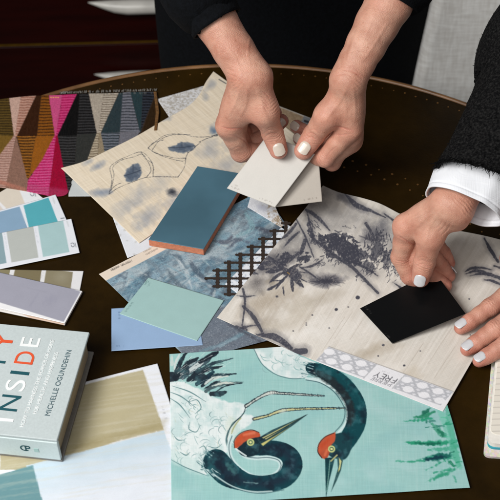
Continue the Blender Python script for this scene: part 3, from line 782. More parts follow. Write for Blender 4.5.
    # lettering, printed upside down to the viewer
    GL = {'P': [[(0, 0), (0, 1)], [(0, 1), (.45, 1), (.6, .78), (.45, .52), (0, .5)]], 'I': [[(.1, 0), (.1, 1)]], 'E': [[(0, 0), (0, 1)], [(0, 1), (.5, 1)], [(0, .52), (.42, .52)], [(0, 0), (.52, 0)]],
          'R': [[(0, 0), (0, 1)], [(0, 1), (.45, 1), (.58, .78), (.45, .52), (0, .5)], [(.25, .5), (.6, 0)]], 'F': [[(0, 0), (0, 1)], [(0, 1), (.55, 1)], [(0, .52), (.42, .52)]], 'Y': [[(0, 1), (.3, .5)], [(.6, 1), (.3, .5)], [(.3, .5), (.3, 0)]]}
    def word(s, org, ex, ey, adv, col, wd):
        o_ = np.array(org, float)
        for ch in s:
            for k, st_ in enumerate(GL[ch]):
                a.stroke([o_ + ex * x + ey * y for x, y in st_], wd if k else wd * 1.35, col, .9, .5, sm=False)
            o_ = o_ + ex * (adv * (.45 if ch == 'I' else 1))
    ux = -unit(u); vy = unit(v)
    word('FREY', pt(.595, .40) , ux * 7.0, vy * 5.6 , .82, (92, 92, 98), .75)
    word('PIERRE', pt(.588, .745), ux * 4.6, vy * 3.5, .88, (130, 130, 136), .5)
    a.text_dashes(pt(.46, .27), pt(.52, .27), 1.0, (150, 150, 156), .7)
o = sheet('ink_linen', [(323, 186.5), (334, 192), (344, 195.5), (378, 204), (404, 215.5), (440, 228), (500, 241), (545, 252)], [(545, 252), (500, 314), (475, 356), (443, 411.5)],
          [(217, 317.5), (280, 346), (315.5, 361), (443, 411.5)], [(323, 186.5), (270, 252), (217, 317.5)], 0.0036, ink_linen, draw_ink, 0.00062, 0.0004, base=(218, 212, 203),
          warp=lambda u, v: 0.0028 * np.exp(-v * 9) * (0.5 + 0.5 * np.sin(u * 11)))
props(o, 'cream linen with slate ink flowers and a white cane pattern label along its lower edge', 'fabric sample')

# --- two plain colour cards ------------------------------------------------------------
def draw_mint(a):
    a.text_dashes((144.5, 284.5), (149, 280.5), 2.0, (92, 122, 122), .9); a.text_dashes((147.5, 286), (151, 283), 1.2, (96, 124, 124), .7); a.text_dashes((125.5, 311.5), (133, 302.5), 1.6, (96, 126, 126), .85)
def draw_pale(a):
    a.text_dashes((119, 312), (119, 320), 2, (90, 116, 146), .8); a.text_dashes((117, 346), (124, 346), 1.6, (100, 126, 160), .8)
o = sheet('colour_card', **quad((111.5, 308.5), (196, 303), (203, 345), (111.5, 351)), h=0.0031, material=card_m, draw=draw_pale, base=(146, 174, 208))
props(o, 'powder blue colour card half hidden by the mint one', 'colour card', 'plain colour cards')
o = sheet('colour_card', **quad((148.5, 277.5), (224, 300.2), (197, 341), (119.5, 313.8)), h=0.0036, material=card_m, draw=draw_mint, base=(158, 192, 190))
props(o, 'mint green colour card lying over the powder blue card', 'colour card', 'plain colour cards')

# --- teal glazed tile --------------------------------------------------------------------
tile = empty('glazed_tile', P(196, 210, 0.002), 'teal blue glazed rectangular tile with bare terracotta sides', 'tile')
zt, zb = 0.0125, 0.0032
tp = [(197.5, 166), (248, 174.5), (203.5, 249), (148.5, 239.5)]
top = [P(*p, zt) for p in tp]; dn = np.array([0, 0, zb - zt + .0004])
m = MB(); m.hexa([p + dn for p in top][::-1], [p - np.array([0, 0, .0008]) for p in top][::-1]); m.build('terracotta_body', mat('terracotta', (206, 128, 96), 0.9, 0.18, 250, 0.5, 900), tile, 0.0006)
ctr = sum(top) / 4
gl_, nt_, b_ = nodes('teal_glaze')
tcn = N(nt_, 'ShaderNodeTexCoord'); nn = N(nt_, 'ShaderNodeTexNoise'); nn.inputs['Scale'].default_value = 14; nn.inputs['Detail'].default_value = 4
nt_.links.new(tcn.outputs['Object'], nn.inputs['Vector']); rp = N(nt_, 'ShaderNodeValToRGB')
c0 = L((74, 108, 124)); rp.color_ramp.elements[0].color = (*(c0 * .86), 1); rp.color_ramp.elements[1].color = (*(c0 * 1.12), 1); rp.color_ramp.elements[0].position = .35; rp.color_ramp.elements[1].position = .65
nt_.links.new(nn.outputs['Fac'], rp.inputs[0]); nt_.links.new(rp.outputs[0], b_.inputs['Base Color']); b_.inputs['Roughness'].default_value = 0.32; b_.inputs['Specular IOR Level'].default_value = 0.35
n5 = N(nt_, 'ShaderNodeTexNoise'); n5.inputs['Scale'].default_value = 90; n5.inputs['Detail'].default_value = 6; nt_.links.new(tcn.outputs['Object'], n5.inputs['Vector']); add_bump(nt_, b_, n5.outputs['Fac'], 0.12, 0.0006)
m = MB(); g0 = [ctr + (p - ctr) * 1.004 - np.array([0, 0, .00079]) for p in top]; g1 = [ctr + (p - ctr) * 1.0 for p in top]; m.hexa(g0[::-1], g1[::-1]); m.build('glaze', gl_, tile, 0.0007, seg=3)

# --- crane print -------------------------------------------------------------------------
def draw_crane(a):
    TL_, NV, DK, WH, OLV, RED, GR = (12, 62, 72), (20, 44, 58), (26, 36, 46), (226, 233, 233), (196, 190, 130), (190, 84, 54), (22, 140, 100)
    a.streaks((172, 208, 205), .45, math.radians(88), .02, 1.1, .5, 4, 2); a.streaks((140, 190, 188), .22, math.radians(2), .03, 1.0, .5, 4, 4); a.streaks((174, 207, 207), .55, .3, .03, .05, .5, 4, 7); a.streaks((138, 186, 188), .4, 1.1, .05, .03, .52, 4, 12)
    # -- left crane: body
    body = [(150, 384), (170, 381.5), (183, 382), (195, 387), (207, 393), (215, 398), (228, 402), (241, 403), (247, 406), (245, 411), (240, 415), (249, 414), (255, 418), (249, 425), (241, 430), (234, 437), (231, 446), (229, 452), (222, 455), (213, 460), (211, 469), (206, 475), (197, 472), (185, 467), (172, 459), (150, 452)]
    a.poly(body, WH, .95, 1.6, 1.2, .3)
    a.poly([(150, 455), (175, 450), (205, 462), (222, 448), (212, 474), (200, 474), (180, 466)], (196, 218, 216), .7, 5, 3, .2)
    a.wash((212, 412), (24, 10), (206, 224, 222), .6, .3); a.wash((232, 428), (8, 14), (206, 216, 198), .7, .3); a.wash((176, 414), (14, 22), (210, 226, 226), .6)
    rr = random.Random(5)
    for k in range(44):          # feather scallops
        x, y = rr.uniform(171, 226), rr.uniform(392, 462)
        if y < 386 + (x - 171) * .3 + 6: continue
        r_ = rr.uniform(3, 6.5); t0 = rr.uniform(1.8, 3.6); te = t0 + rr.uniform(1.4, 2.6)
        a.stroke([(x + r_ * math.cos(q), y + r_ * .8 * math.sin(q)) for q in np.linspace(t0, te, 6)], [.25, .8, .25], rr.choice([(96, 142, 144), (126, 162, 164), (70, 112, 118)]), rr.uniform(.5, .95), .6)
    for p in [[(170, 392), (182, 397), (196, 408)], [(170, 398), (180, 405), (190, 418)], [(172, 386), (190, 392), (206, 402)], [(189, 402), (197, 400), (201, 408), (195, 414)], [(190, 422), (189, 429), (196, 432), (200, 426)], [(174, 436), (178, 440), (184, 440)], [(180, 452), (186, 455), (190, 452)], [(199, 448), (204, 446), (206, 452), (200, 456)],
              [(208, 446), (216, 448), (222, 444)], [(170, 459), (185, 467), (200, 473), (208, 476)], [(228, 430), (226, 440), (228, 450)], [(246, 410), (240, 418), (232, 424), (228, 436)]]:
        a.stroke(p, [.4, 1.2, .4], (78, 120, 124), .8, .7)
    a.stroke([(246, 406), (243, 414), (235, 422), (229, 430), (227, 440), (229, 450)], [.8, 1.3, .8], (44, 70, 76), .85); a.stroke([(241, 418), (236, 424), (232, 432), (231, 442)], [1, 1.6, .8], (150, 154, 96), .7)
    for k in range(110):
        x, y = rr.uniform(171, 232), rr.uniform(386, 466)
        if y < 386 + (x - 171) * .32 + 4 or y > 462 + (x - 171) * .3: continue
        q = .9 + rr.uniform(-.5, .5); l_ = rr.uniform(3, 10)
        a.stroke([(x, y), (x + l_ * .5 * math.cos(q), y + l_ * .5 * math.sin(q) + .6), (x + l_ * math.cos(q), y + l_ * math.sin(q))], [.2, rr.uniform(.5, 1.0), .2], rr.choice([(150, 182, 182), (236, 240, 240), (186, 208, 206), (110, 150, 152), (196, 200, 180)]), rr.uniform(.3, .7), .7)
    # tail feathers
    for p, w_, c in [([(176, 378), (179, 366), (184, 356), (188, 352)], [7, 5, 3, 1], DK), ([(180, 377), (188, 366), (198, 358)], [4, 9, 2], DK), ([(183, 378), (194, 367), (206, 361), (215, 353)], [4, 8, 6, 2], (58, 78, 88)), ([(186, 374), (198, 365), (203, 362)], [3, 5, 2], (204, 214, 214)), ([(200, 362), (212, 355), (218, 352)], [4, 5, 2], DK),
                     ([(188, 380), (202, 371), (222, 366)], [4, 6, 1.4], DK), ([(196, 372), (212, 364), (233, 358)], [2, 3.4, .7], (52, 76, 84)), ([(202, 386), (212, 377), (224, 375), (236, 373.5)], [3, 5, 3, .8], (36, 54, 64)), ([(205, 384), (214, 378), (228, 376)], [1.5, 3, .8], (206, 214, 208)),
                     ([(206, 391), (216, 385), (230, 383), (243, 382)], [4, 5, 3, .7], (74, 96, 100)), ([(212, 386), (224, 383), (236, 383)], [1, 2.4, .6], (210, 218, 210)), ([(211, 394), (220, 394), (226, 392)], [4, 5.5, 2], DK), ([(197, 384), (206, 378), (213, 372)], [4, 5, 3], NV), ([(192, 379), (200, 377), (206, 377)], [5, 7, 4], (30, 44, 54)),
                     ([(166, 378), (172, 377), (175, 376)], [8, 10, 8], DK), ([(181, 352), (176, 362), (174, 372)], [.8, 2.4, 1], (206, 216, 214)), ([(172, 354), (172, 364)], [1, 4], (196, 210, 206)), ([(178, 372), (186, 372)], [8, 7], (34, 46, 54)), ([(216, 392), (226, 386), (242, 383)], [1.4, 1.2, .6], DK), ([(204, 389), (214, 383), (220, 381)], [1, 2, .6], DK), ([(190, 366), (196, 362)], [2, 1.2], (150, 170, 174))]:
        a.stroke(p, w_, c, .93, .9, .7, .5)
    for k in range(60):          # fine plume lines
        x, y = rr.uniform(174, 222), rr.uniform(356, 394)
        if y > 388 or y < 396 - (x - 168) * .95 - 18 or y > 385 + (x - 171) * .25: continue
        q = -.55 + rr.uniform(-.35, .25) + (x - 190) * .008; l_ = rr.uniform(4, 11)
        a.stroke([(x, y), (x + l_ * math.cos(q), y + l_ * math.sin(q))], [.3, rr.uniform(.6, 1.2), .2], rr.choice([(206, 216, 214), (26, 40, 50), (120, 146, 150), (236, 240, 238)]), .8, .6, .3, .5, sm=False)
    # legs
    def leg(p, fill):
        a.stroke(p, [3.6, 3.2, 3.8, 2.8, 2.4, 1.4], DK, .9, .8, .5, .8); a.stroke([(x, y + .1) for x, y in p], [1.7, 1.5, 2.3, 1.2, .9, .1], fill, .95, .8, .5, .8)
        q = smooth_line(p, 8)
        for k in range(4, len(q), 2):
            if rr.random() < .6: a.stroke([q[k] - (.3, 1.2), q[k] + (.3, 1.2)], .8, DK, .6, .6, sm=False)
    leg([(246, 406), (258, 398), (270, 392.5), (280, 393), (300, 394.5), (324, 396)], (208, 214, 206)); leg([(254, 419), (268, 415.5), (282, 410.5), (300, 409), (322, 408.5), (345, 408)], (206, 202, 150))
    a.wash((271, 393), (5, 2.6), (214, 220, 214), .9, -.3, .2); a.wash((283, 411), (6, 2.8), (204, 214, 206), .8, -.2, .2)
    # left neck
    n1 = [(216, 462), (228, 474), (246, 482), (266, 484), (284, 479), (292, 468), (291, 458), (283, 451), (270, 448), (258, 449), (250, 447)]
    lin_ = [(232, 436), (229, 446), (231, 458), (240, 469), (254, 476.5), (268, 477), (277, 473), (281, 466), (278, 460), (268, 457.5), (256, 458), (245, 456), (238, 449)]
    a.stroke(lin_, 4.2, (200, 222, 222), 1, 1.2); a.stroke(lin_, .9, (60, 88, 96), .8, .8)
    a.stroke(n1, [26, 25, 18, 17, 18, 20, 19, 17, 15, 13, 12], TL_, 1, .8, .2); a.stroke(n1, [10, 12, 8, 8, 9, 9, 9, 8, 7, 6, 5], (26, 40, 56), .8, 7, 2, .2)
    a.stroke([(214, 456), (210, 466), (218, 472)], [8, 8, 6], (40, 92, 98), .7, 3, 2); a.stroke([(228, 466), (234, 472)], [6, 4], (64, 112, 112), .7, 3, 2.5); a.stroke([(244, 482), (258, 483.5)], [1, 2.4, 1], (122, 156, 156), .8, .9, .8); a.stroke([(213, 474), (232, 486), (252, 491.5), (272, 491.5)], 1.5, (206, 222, 220), .8, .8)
    a.stroke([(214, 477), (236, 488.5), (260, 493.5), (284, 490)], .8, (50, 80, 88), .7, .8)
    for k in range(26):
        q = rr.uniform(-.9, 2.4); x, y = 213 + 12 * math.cos(q + 2.2), 462 + 11 * math.sin(q + 2.2)
        a.stroke([(x - rr.uniform(2, 5), y - rr.uniform(0, 4)), (x + rr.uniform(1, 5), y + rr.uniform(0, 5))], [.6, 2.2, .5], rr.choice([(206, 222, 222), (120, 158, 160), (60, 104, 110)]), .75, .9, .8, .5, .3, sm=False)
    # left head
    a.poly([(237, 449), (244, 441), (252, 438), (259, 436), (263, 441), (262, 448), (258, 454), (249, 457), (241, 455)], (18, 42, 52), 1, 1, sm=True)
    a.poly([(234.5, 447), (235, 440), (241, 433.5), (250, 430.5), (258, 432), (260, 436.5), (252, 438.5), (245, 442), (239, 447), (236, 449)], RED, 1, .9, .3, sm=True)
    a.stroke([(236, 446), (240, 438), (248, 433)], [3, 4, 2], (198, 76, 40), .7, 2); a.stroke([(244, 435), (254, 433)], [2, 3], (222, 130, 100), .7, 2); a.stroke([(234.5, 448), (234.5, 440), (241, 433), (251, 430), (259, 432.5)], .9, (70, 40, 36), .8)
    a.stroke([(236, 449), (240, 452), (246, 456)], 1.6, (216, 226, 226), .9)
    a.poly([(257, 439), (272, 430), (308, 414), (292, 426), (272, 440), (262, 447)], (40, 70, 74), 1, .7); a.poly([(262, 438), (280, 428.5), (305, 415.5), (284, 428), (266, 439.5)], OLV, .95, .7); a.poly([(261, 444), (276, 435.5), (290, 427), (272, 439), (263, 446)], (204, 196, 120), .95, .7)
    a.stroke([(259, 441.5), (280, 430), (306, 415)], .9, (24, 48, 54), .95)
    def eye(x, y, r_):
        a.stroke([(x, y), (x + .2, y)], r_ * 2.2, (186, 196, 130), 1, .8, sm=False); a.stroke([(x, y), (x + .2, y)], r_ * 1.25, (70, 100, 84), 1, .7, sm=False); a.stroke([(x, y), (x + .2, y)], r_ * .7, (214, 214, 150), 1, .6, sm=False)
    eye(250.5, 442.5, 3.3)
    # -- right crane
    a.poly([(252, 346), (256, 354), (263, 365), (275, 374), (290, 378.5), (306, 378), (311, 372), (320, 365), (300, 356), (283, 346)], WH, .95, 1.2, .8, .4)
    for k in range(18):
        x, y = rr.uniform(262, 306), rr.uniform(352, 374); r_ = rr.uniform(3, 6); t0 = rr.uniform(.6, 2.4)
        a.stroke([(x + r_ * math.cos(q), y + r_ * .8 * math.sin(q)) for q in np.linspace(t0, t0 + 2, 6)], [.3, 1, .3], (140, 178, 178), .8, .8)
    a.stroke([(254, 349), (262, 364), (275, 374), (291, 378.5), (306, 378)], 1, (90, 126, 130), .8); a.wash((300, 366), (10, 8), (176, 204, 204), .7)
    n2 = [(311, 368), (326, 373), (341, 383), (352, 396), (357, 410), (356, 424), (350, 436), (343, 446)]
    l2 = [(306, 378.5), (322, 381), (336, 389), (345, 400), (349, 412), (346, 424), (338, 433)]
    a.stroke(l2, [2, 4.4, 4.6, 4.6, 4.2, 4, 2], (206, 226, 226), 1, 1); a.stroke([(306, 380), (320, 383), (333, 391), (341.5, 402), (345, 412), (342.5, 423), (335, 432)], .9, (60, 92, 100), .85, .8)
    a.stroke(n2, [11, 15, 17, 18, 19, 19, 18, 17], (8, 66, 74), 1, .8, .2); a.stroke([(313, 372), (326, 378), (338, 387), (347, 399), (351, 411), (350, 424)], [6, 8, 8, 8, 8, 5], (34, 38, 42), .85, 3, 1.5); a.stroke([(318, 364), (336, 372), (352, 386), (362, 402)], [3, 4, 4, 2], (20, 86, 92), .6, 4, 2)
    a.poly([(335, 434), (344, 433), (352, 440), (350, 452), (345, 459), (338, 459), (330, 456), (327, 450)], (20, 62, 70), 1, 1, sm=True)
    a.poly([(335.5, 432), (326, 436), (319, 443), (317.5, 451), (321, 457), (326, 459), (330, 452), (331, 446), (335, 440)], RED, 1, .9, .3, sm=True)
    a.stroke([(334, 433), (325, 437), (319, 444), (318, 452), (322, 458)], 1, (64, 36, 32), .85); a.stroke([(322, 446), (328, 440)], [4, 3], (186, 72, 42), .7, 2.5); a.stroke([(325, 455), (327, 450)], 2, (222, 128, 92), .6, 2)
    eye(331.5, 449, 3.2)
    a.poly([(325, 458), (335, 457), (333, 466), (329, 482), (326, 498), (325.5, 480)], (16, 62, 68), 1, .7); a.stroke([(330, 460), (328.5, 476), (326.5, 492)], .9, (116, 160, 150), .9)
    a.poly([(337, 456), (343, 460), (341, 470), (337, 480), (331, 492), (335, 478), (338, 468)], (40, 78, 80), 1, .7); a.poly([(339, 457.5), (341.5, 461), (340, 469), (338, 472), (339.5, 464)], (206, 200, 130), 1, .7); a.stroke([(337, 455), (333, 459), (331, 461)], 1.3, OLV, .9)
    for k in range(22):
        x, y = rr.uniform(302, 314), rr.uniform(362, 379); a.stroke([(x - rr.uniform(2, 5), y - 1), (x + rr.uniform(1, 5), y + rr.uniform(0, 2))], [.6, 2.0, .4], rr.choice([(206, 222, 222), (96, 140, 144), (40, 86, 94)]), .7, .9, .8, .5, .3, sm=False)
    dark = np.clip((120 - a.c.mean(1)) / 60, 0, 1)
    a._mix(slice(None), (74, 120, 128), dark * np.clip((fbm(a.x * .16, a.y * .16, 4, 41) - .52) * 4, 0, 1) * .55)
    a._mix(slice(None), (16, 26, 40), dark * np.clip((fbm(a.x * .12, a.y * .12, 4, 45) - .5) * 4, 0, 1) * .6)
    lite = np.clip((a.c[:, 0] - 195) / 25, 0, 1)
    a._mix(slice(None), (176, 206, 206), lite * np.clip((fbm(a.x * .12, a.y * .12, 4, 49) - .48) * 4, 0, 1) * .6)
    # reeds at the right
    for p, w_, c, al in [([(462, 440), (440, 443), (414, 443), (404, 442)], [2, 4.5, 3, .5], GR, .85), ([(440, 443.5), (426, 444), (416, 443)], [2, 2.6, 1], (10, 84, 70), .7), ([(458, 446), (444, 449), (427, 450)], [3, 4, .7], (60, 160, 128), .75), ([(452, 455), (438, 457), (424, 459)], [3, 7, 2], (12, 96, 84), .9), ([(446, 456), (434, 458), (425, 460)], [2, 3.4, 1], (10, 50, 66), .85),
                         ([(424, 460), (410, 462), (396, 461)], [2, 1.6, .4], GR, .7), ([(452, 457), (438, 464), (426, 470)], [1, 1.4, .4], GR, .6), ([(456, 469), (442, 475), (426, 482)], [2, 4, .6], (64, 156, 128), .8), ([(446, 474), (434, 479)], [3, 2], (30, 140, 104), .5), ([(434, 412), (424, 416), (414, 417)], [2, 5, .8], (30, 126, 90), .85), ([(432, 418), (420, 420), (404, 421)], [2, 2, .4], GR, .75), ([(430, 408), (424, 413)], [2, 4], (16, 96, 74), .8),
                         ([(432, 424), (440, 432), (445, 436)], [3, 6, 3], (60, 148, 118), .75), ([(438, 430), (444, 435)], [2, 5], (12, 104, 76), .7), ([(440, 410), (446, 424), (452, 440), (456, 456), (460, 467)], [5, 9, 9, 9, 5], (110, 192, 170), .6), ([(447, 408), (450, 424), (455, 446)], [4, 7, 5], (60, 164, 130), .5), ([(452, 444), (456, 456), (459, 466)], [4, 7, 3], (70, 168, 136), .6), ([(450, 462), (454, 466)], [3, 2], (16, 120, 84), .8), ([(457, 468), (448, 470), (440, 472)], [1, 2, .4], GR, .6), ([(454, 476), (456, 482)], [1, .6], GR, .6)]:
        a.stroke(p, w_, c, al, 1.4, 1.6, .5, .3)
    for k in range(22):
        x, y = random.uniform(430, 462), random.uniform(410, 475); a.stroke([(x, y), (x - random.uniform(3, 9), y + random.uniform(-1, 3))], random.uniform(.4, 1.5), random.choice([GR, (12, 96, 78), (90, 190, 156)]), .6, .9, .8, .5, .3, sm=False)
o = sheet('crane_print', [(169.5, 354), (279, 347), (330, 344), (421, 339)], [(421, 339), (448, 407), (470, 487.5)], [(171.5, 506), (300, 498), (470, 487.5)], [(169.5, 354), (170.5, 420), (171.5, 506)],
          0.0031, linen_print, draw_crane, 0.0005, 0.0005, warp=lambda u, v: 0.0003 * np.sin(u * 17 + v * 5) * np.sin(v * 11 + u * 3), base=(154, 198, 195))
props(o, 'aqua linen print of two red crowned cranes and green reeds', 'fabric sample')

# --- brush painted board under the book -----------------------------------------------------
def draw_board(a):
    a.poly([(0, 405), (70, 388), (143, 370), (164, 430), (120, 440), (30, 470), (0, 470)], (182, 173, 141), 1, 1.2, .6)
    a.streaks((206, 198, 172), .0, 0, .1, .1)
    a.poly([(60, 455), (164, 429), (166, 420), (80, 442)], (150, 136, 92), .45, 8, 2)
    a.poly([(26, 466), (60, 457), (164, 430.5), (178, 470), (196, 530), (52, 530)], (196, 214, 226), 1, .8, .5)
    idx = np.nonzero((a.y > 470 - (a.x - 26) * .27 + 3))[0]
    gradient = np.clip((a.y[idx] - (470 - (a.x[idx] - 26) * .27) - 4) / 42 + .5 * (fbm(a.x[idx] * .02, a.y[idx] * .25, 3, 4) - .5), 0, 1)
    sel = (a.x[idx] > 33 + (a.y[idx] - 465) * .26) & (a.x[idx] < 166 + (a.y[idx] - 430) * .35)
    a._mix(idx, (226, 230, 238), gradient * sel * .9)
    a.poly([(-40, 482), (0, 474.5), (33, 465.5), (46, 515), (52, 540), (-40, 540)], (104, 146, 152), 1, .8, .4)
    a.streaks((210, 206, 190), .25, -.15, .02, .5, .5, 5, 3)
    a.text_dashes((166, 419), (162, 405), 2.4, (150, 152, 158), .6)
o = sheet('painted_board', **quad((-40, 413), (157.5, 363.5), (203, 505), (-20, 560)), h=0.0012, material=card_m, draw=draw_board, thick=0.0008, warp=lambda u, v: 0.0003 * np.sin(u * 9 + v * 4) * np.sin(v * 8 + 1), base=(230, 233, 240))
props(o, 'white board brushed with khaki, pale blue and dusty teal blocks under the book', 'painted board')

# --- paint strips at the left -----------------------------------------------------------------
def strip(label, group, right_edge, length, h, draw, base, layers=1):
    TL_, TR_, BR_, BL_ = square_off(*right_edge, length, h)
    o = sheet('paint_strip', **quad(TL_, TR_, BR_, BL_), h=h, material=card_m, draw=draw, step=0.0007, thick=0.0004 * layers, base=base)
    return props(o, label, 'paint strip', group)
GRP = 'paint colour strips fanned at the left edge'
WHT = (226, 229, 236)
def emblem(a, x, y, s=1.0):
    a.stroke([(x - 2.4 * s, y - 1.6 * s), (x - .8 * s, y - 2 * s), (x + .6 * s, y - 1 * s), (x + .4 * s, y + 1.4 * s), (x - 1.4 * s, y + 1.6 * s), (x - 2.4 * s, y)], .8, (112, 118, 126), .85)
    a.stroke([(x + 1.6 * s, y - 2 * s), (x + 2.4 * s, y + 2 * s)], .8, (112, 118, 126), .8)
def d1(a):
    a.poly([(-60, 200), (-6, 182), (16, 182), (26, 206), (-60, 236)], (216, 206, 192), 1, .7); a.poly([(-12, 196), (-8, 194), (12, 214), (8, 216)], (230, 230, 232), 1, .7); a.poly([(-60, 190), (0, 172), (-8, 195), (9, 217), (-60, 240)], (212, 200, 190), .8, .8); emblem(a, 33, 194, 1.1)
strip('cream paint strip, uppermost of the fan and tucked below the woven triangles', GRP, ((20.5, 180), (43, 198)), 0.13, 0.0010, d1, (228, 230, 233), 2)
def d2(a):
    a.poly([(23.5, 205.5), (48.5, 197.5), (58, 222), (30, 232)], (84, 168, 180), 1, .6); a.poly([(-60, 228), (19.5, 206.5), (29, 232), (-60, 246)], (134, 164, 190), 1, .6); a.stroke([(53, 198), (54.5, 203)], 1.8, (206, 210, 214), .8, sm=False); a.stroke([(61, 218.5), (64, 218)], 1.2, (140, 146, 152), .9); a.text_dashes((21, 212), (25, 224), 1.2, (180, 186, 194), .5)
    a.poly([(-60, 228), (-30, 220), (-20, 246), (-60, 250)], (150, 180, 200), 1, .6)
strip('paint strip with a turquoise and a denim blue square, middle of the upper fan', GRP, ((55.5, 194.5), (72, 232)), 0.13, 0.0022, d2, WHT, 2)
def d3(a):
    a.poly([(37.5, 223.5), (63, 220), (69.5, 252), (43, 257)], (166, 196, 198), 1, .6); a.poly([(6, 228.5), (33, 224.5), (38.5, 257.5), (11.5, 262.5)], (182, 186, 182), 1, .6); a.poly([(-60, 240), (1.5, 229), (6.5, 263), (-60, 276)], (136, 162, 170), 1, .6)
    a.stroke([(67, 221.5), (68.5, 226)], 1.6, (206, 210, 214), .8, sm=False); emblem(a, 73.5, 245, 1.0); a.text_dashes((35, 229), (38, 243), 1.2, (176, 182, 190), .6); a.text_dashes((4, 232), (7, 250), 1.2, (176, 182, 190), .6)
strip('paint strip with a soft mint and a warm grey square, frontmost of the upper fan', GRP, ((71.3, 218.7), (79.6, 252.4)), 0.125, 0.0028, d3, WHT, 2)
def d4(a):
    a.poly([(-60, 246), (12, 262), (8, 280), (-60, 268)], (134, 126, 96), 1, .6); a.poly([(16.5, 263.2), (42, 267.8), (39, 288), (12, 282)], (122, 112, 84), 1, .6); a.poly([(46.5, 268.6), (73, 272), (70, 294), (43, 288)], (136, 128, 104), 1, .6); a.text_dashes((43.5, 272), (41.5, 278), 1.2, (180, 180, 176), .6)
    a.wash((62, 277), (10, 8), (160, 154, 134), .5, 0, .1)
strip('paint strip of three olive drab squares under the lilac card', GRP, ((83.5, 271), (79.5, 292)), 0.13, 0.0012, d4, (222, 222, 224), 2)

lil = empty('colour_card_stack', P(40, 295, 0.001), 'lilac grey colour card lying on a beige card, left of the mint card', 'colour cards', None)
def d5(a):
    a.poly([(-80, 240), (0, 265.3), (80.6, 291.6), (63.6, 321.8), (0, 302.5), (-80, 280)], (158, 158, 172), 1, .6)
    a.wash((50, 300), (9, 6), (148, 148, 164), .6, -.4, .6, .4); a.stroke([(30, 306), (38, 294)], 1.6, (150, 150, 166), .5, 1.5); a.stroke([(28, 288), (46, 292)], 1.2, (150, 150, 164), .5, 1.5)
A_, B_, C_, D_ = square_off((82.3, 291), (64.8, 323.3), 0.13, 0.0042)
sheet('front_card', **quad(A_, B_, C_, D_) if False else quad(A_, (82.3, 291), (64.8, 323.3), D_), h=0.0042, material=card_m, draw=d5, step=0.0007, base=(236, 236, 238), parent=lil, thick=0.0006)
def d6(a): a.poly([(-60, 268), (30, 318), (64, 326), (64, 320), (0, 296)], (206, 178, 158), .9, 1)
A2, _, _, D2 = square_off((83.2, 291.5), (64.9, 324.6), 0.13, 0.0030)
sheet('under_card', **quad(A2, (82.6, 291.6), (64.6, 324.8), (D2[0], D2[1] + 3.5)), h=0.0030, material=card_m, draw=d6, base=(220, 216, 212), parent=lil, thick=0.0014)

# --- book -----------------------------------------------------------------------------------------
book = empty('hardback_book', P(0, 420, 0.0016), 'grey hardback book with orange, white and teal title letters', 'book')
hb, ht = 0.0016, 0.0335
A = P(89.5, 332, ht); B = P(57, 440.5, ht)            # foot edge of the front cover
d_ = unit(B - A); n_ = np.array([-d_[1], d_[0], 0.0]); n_ = n_ if n_[0] < 0 else -n_
BH = 0.24
def bp(s_, t_, z):      # s: metres along the foot edge from the far corner, t: metres toward the head, z: height above table
    q = A + d_ * s_ + n_ * t_; return np.array([q[0], q[1], TZ + z])
WB = float(np.linalg.norm(B - A))
cover_m = mat('grey_cloth_cover', (192, 202, 203), 0.55, 0.05, 500, 0.12, 1800, spec=0.35)
spine_m = mat('pale_spine', (208, 222, 222), 0.55, 0.04, 500, 0.12, 1800, spec=0.35)
page_m = mat('page_edges', (176, 160, 132), 0.9, 0.25, 900, 0.4, 2500, stretch=(.05, .05, 3))
def slab(s0, s1, t0, t1, z0, z1): 
    m_ = MB(); c4 = [(s0, t0), (s0, t1), (s1, t1), (s1, t0)]
    m_.hexa([bp(*c, z0) for c in c4], [bp(*c, z1) for c in c4]); return m_
slab(0, WB, 0, BH, ht - .0032, ht).build('front_cover', cover_m, book, 0.0009, seg=3)
slab(-0.001, WB, -.0005, BH, hb, hb + .0032).build('back_cover', mat('grey_board', (128, 126, 122), 0.7, 0.1, 200), book, 0.0009, seg=3)
slab(WB - .0035, WB + .0006, .0002, BH - .0002, hb + .0034, ht - .0034).build('spine', spine_m, book, 0.0008, seg=3)
slab(.004, WB - .0036, .0035, BH - .003, hb + .0033, ht - .0033).build('page_block', page_m, book)
def text_mesh(txt, size, org, ex, ey, mat_, parent, name, up=0.00025, align='LEFT', xs=1.0, bold=0.0):
    cu = bpy.data.curves.new('type', 'FONT'); cu.body = txt; cu.size = size; cu.align_x = align; cu.space_character = 1.05; cu.offset = bold; cu.extrude = 0.00012
    ob = bpy.data.objects.new('type', cu); COL.objects.link(ob)
    dg = bpy.context.evaluated_depsgraph_get()
    me = bpy.data.meshes.new_from_object(ob.evaluated_get(dg))
    bpy.data.objects.remove(ob); bpy.data.curves.remove(cu)
    ex, ey = Vector(ex), Vector(ey); ez = ex.cross(ey)
    M = Matrix((ex * xs, ey, ez)).transposed().to_4x4(); M.translation = Vector(org) + ez * up
    me.transform(M); me.materials.clear()
    return link(name, me, mat_, parent)
INKS = dict(t=mat('teal_ink', (24, 82, 92), 0.5, .05), o=mat('orange_ink', (226, 88, 48), 0.5, .05), w=mat('white_ink', (240, 243, 243), 0.5, .03), g=mat('slate_ink', (84, 108, 116), 0.5, .05))
front = bpy.data.objects['front_cover']
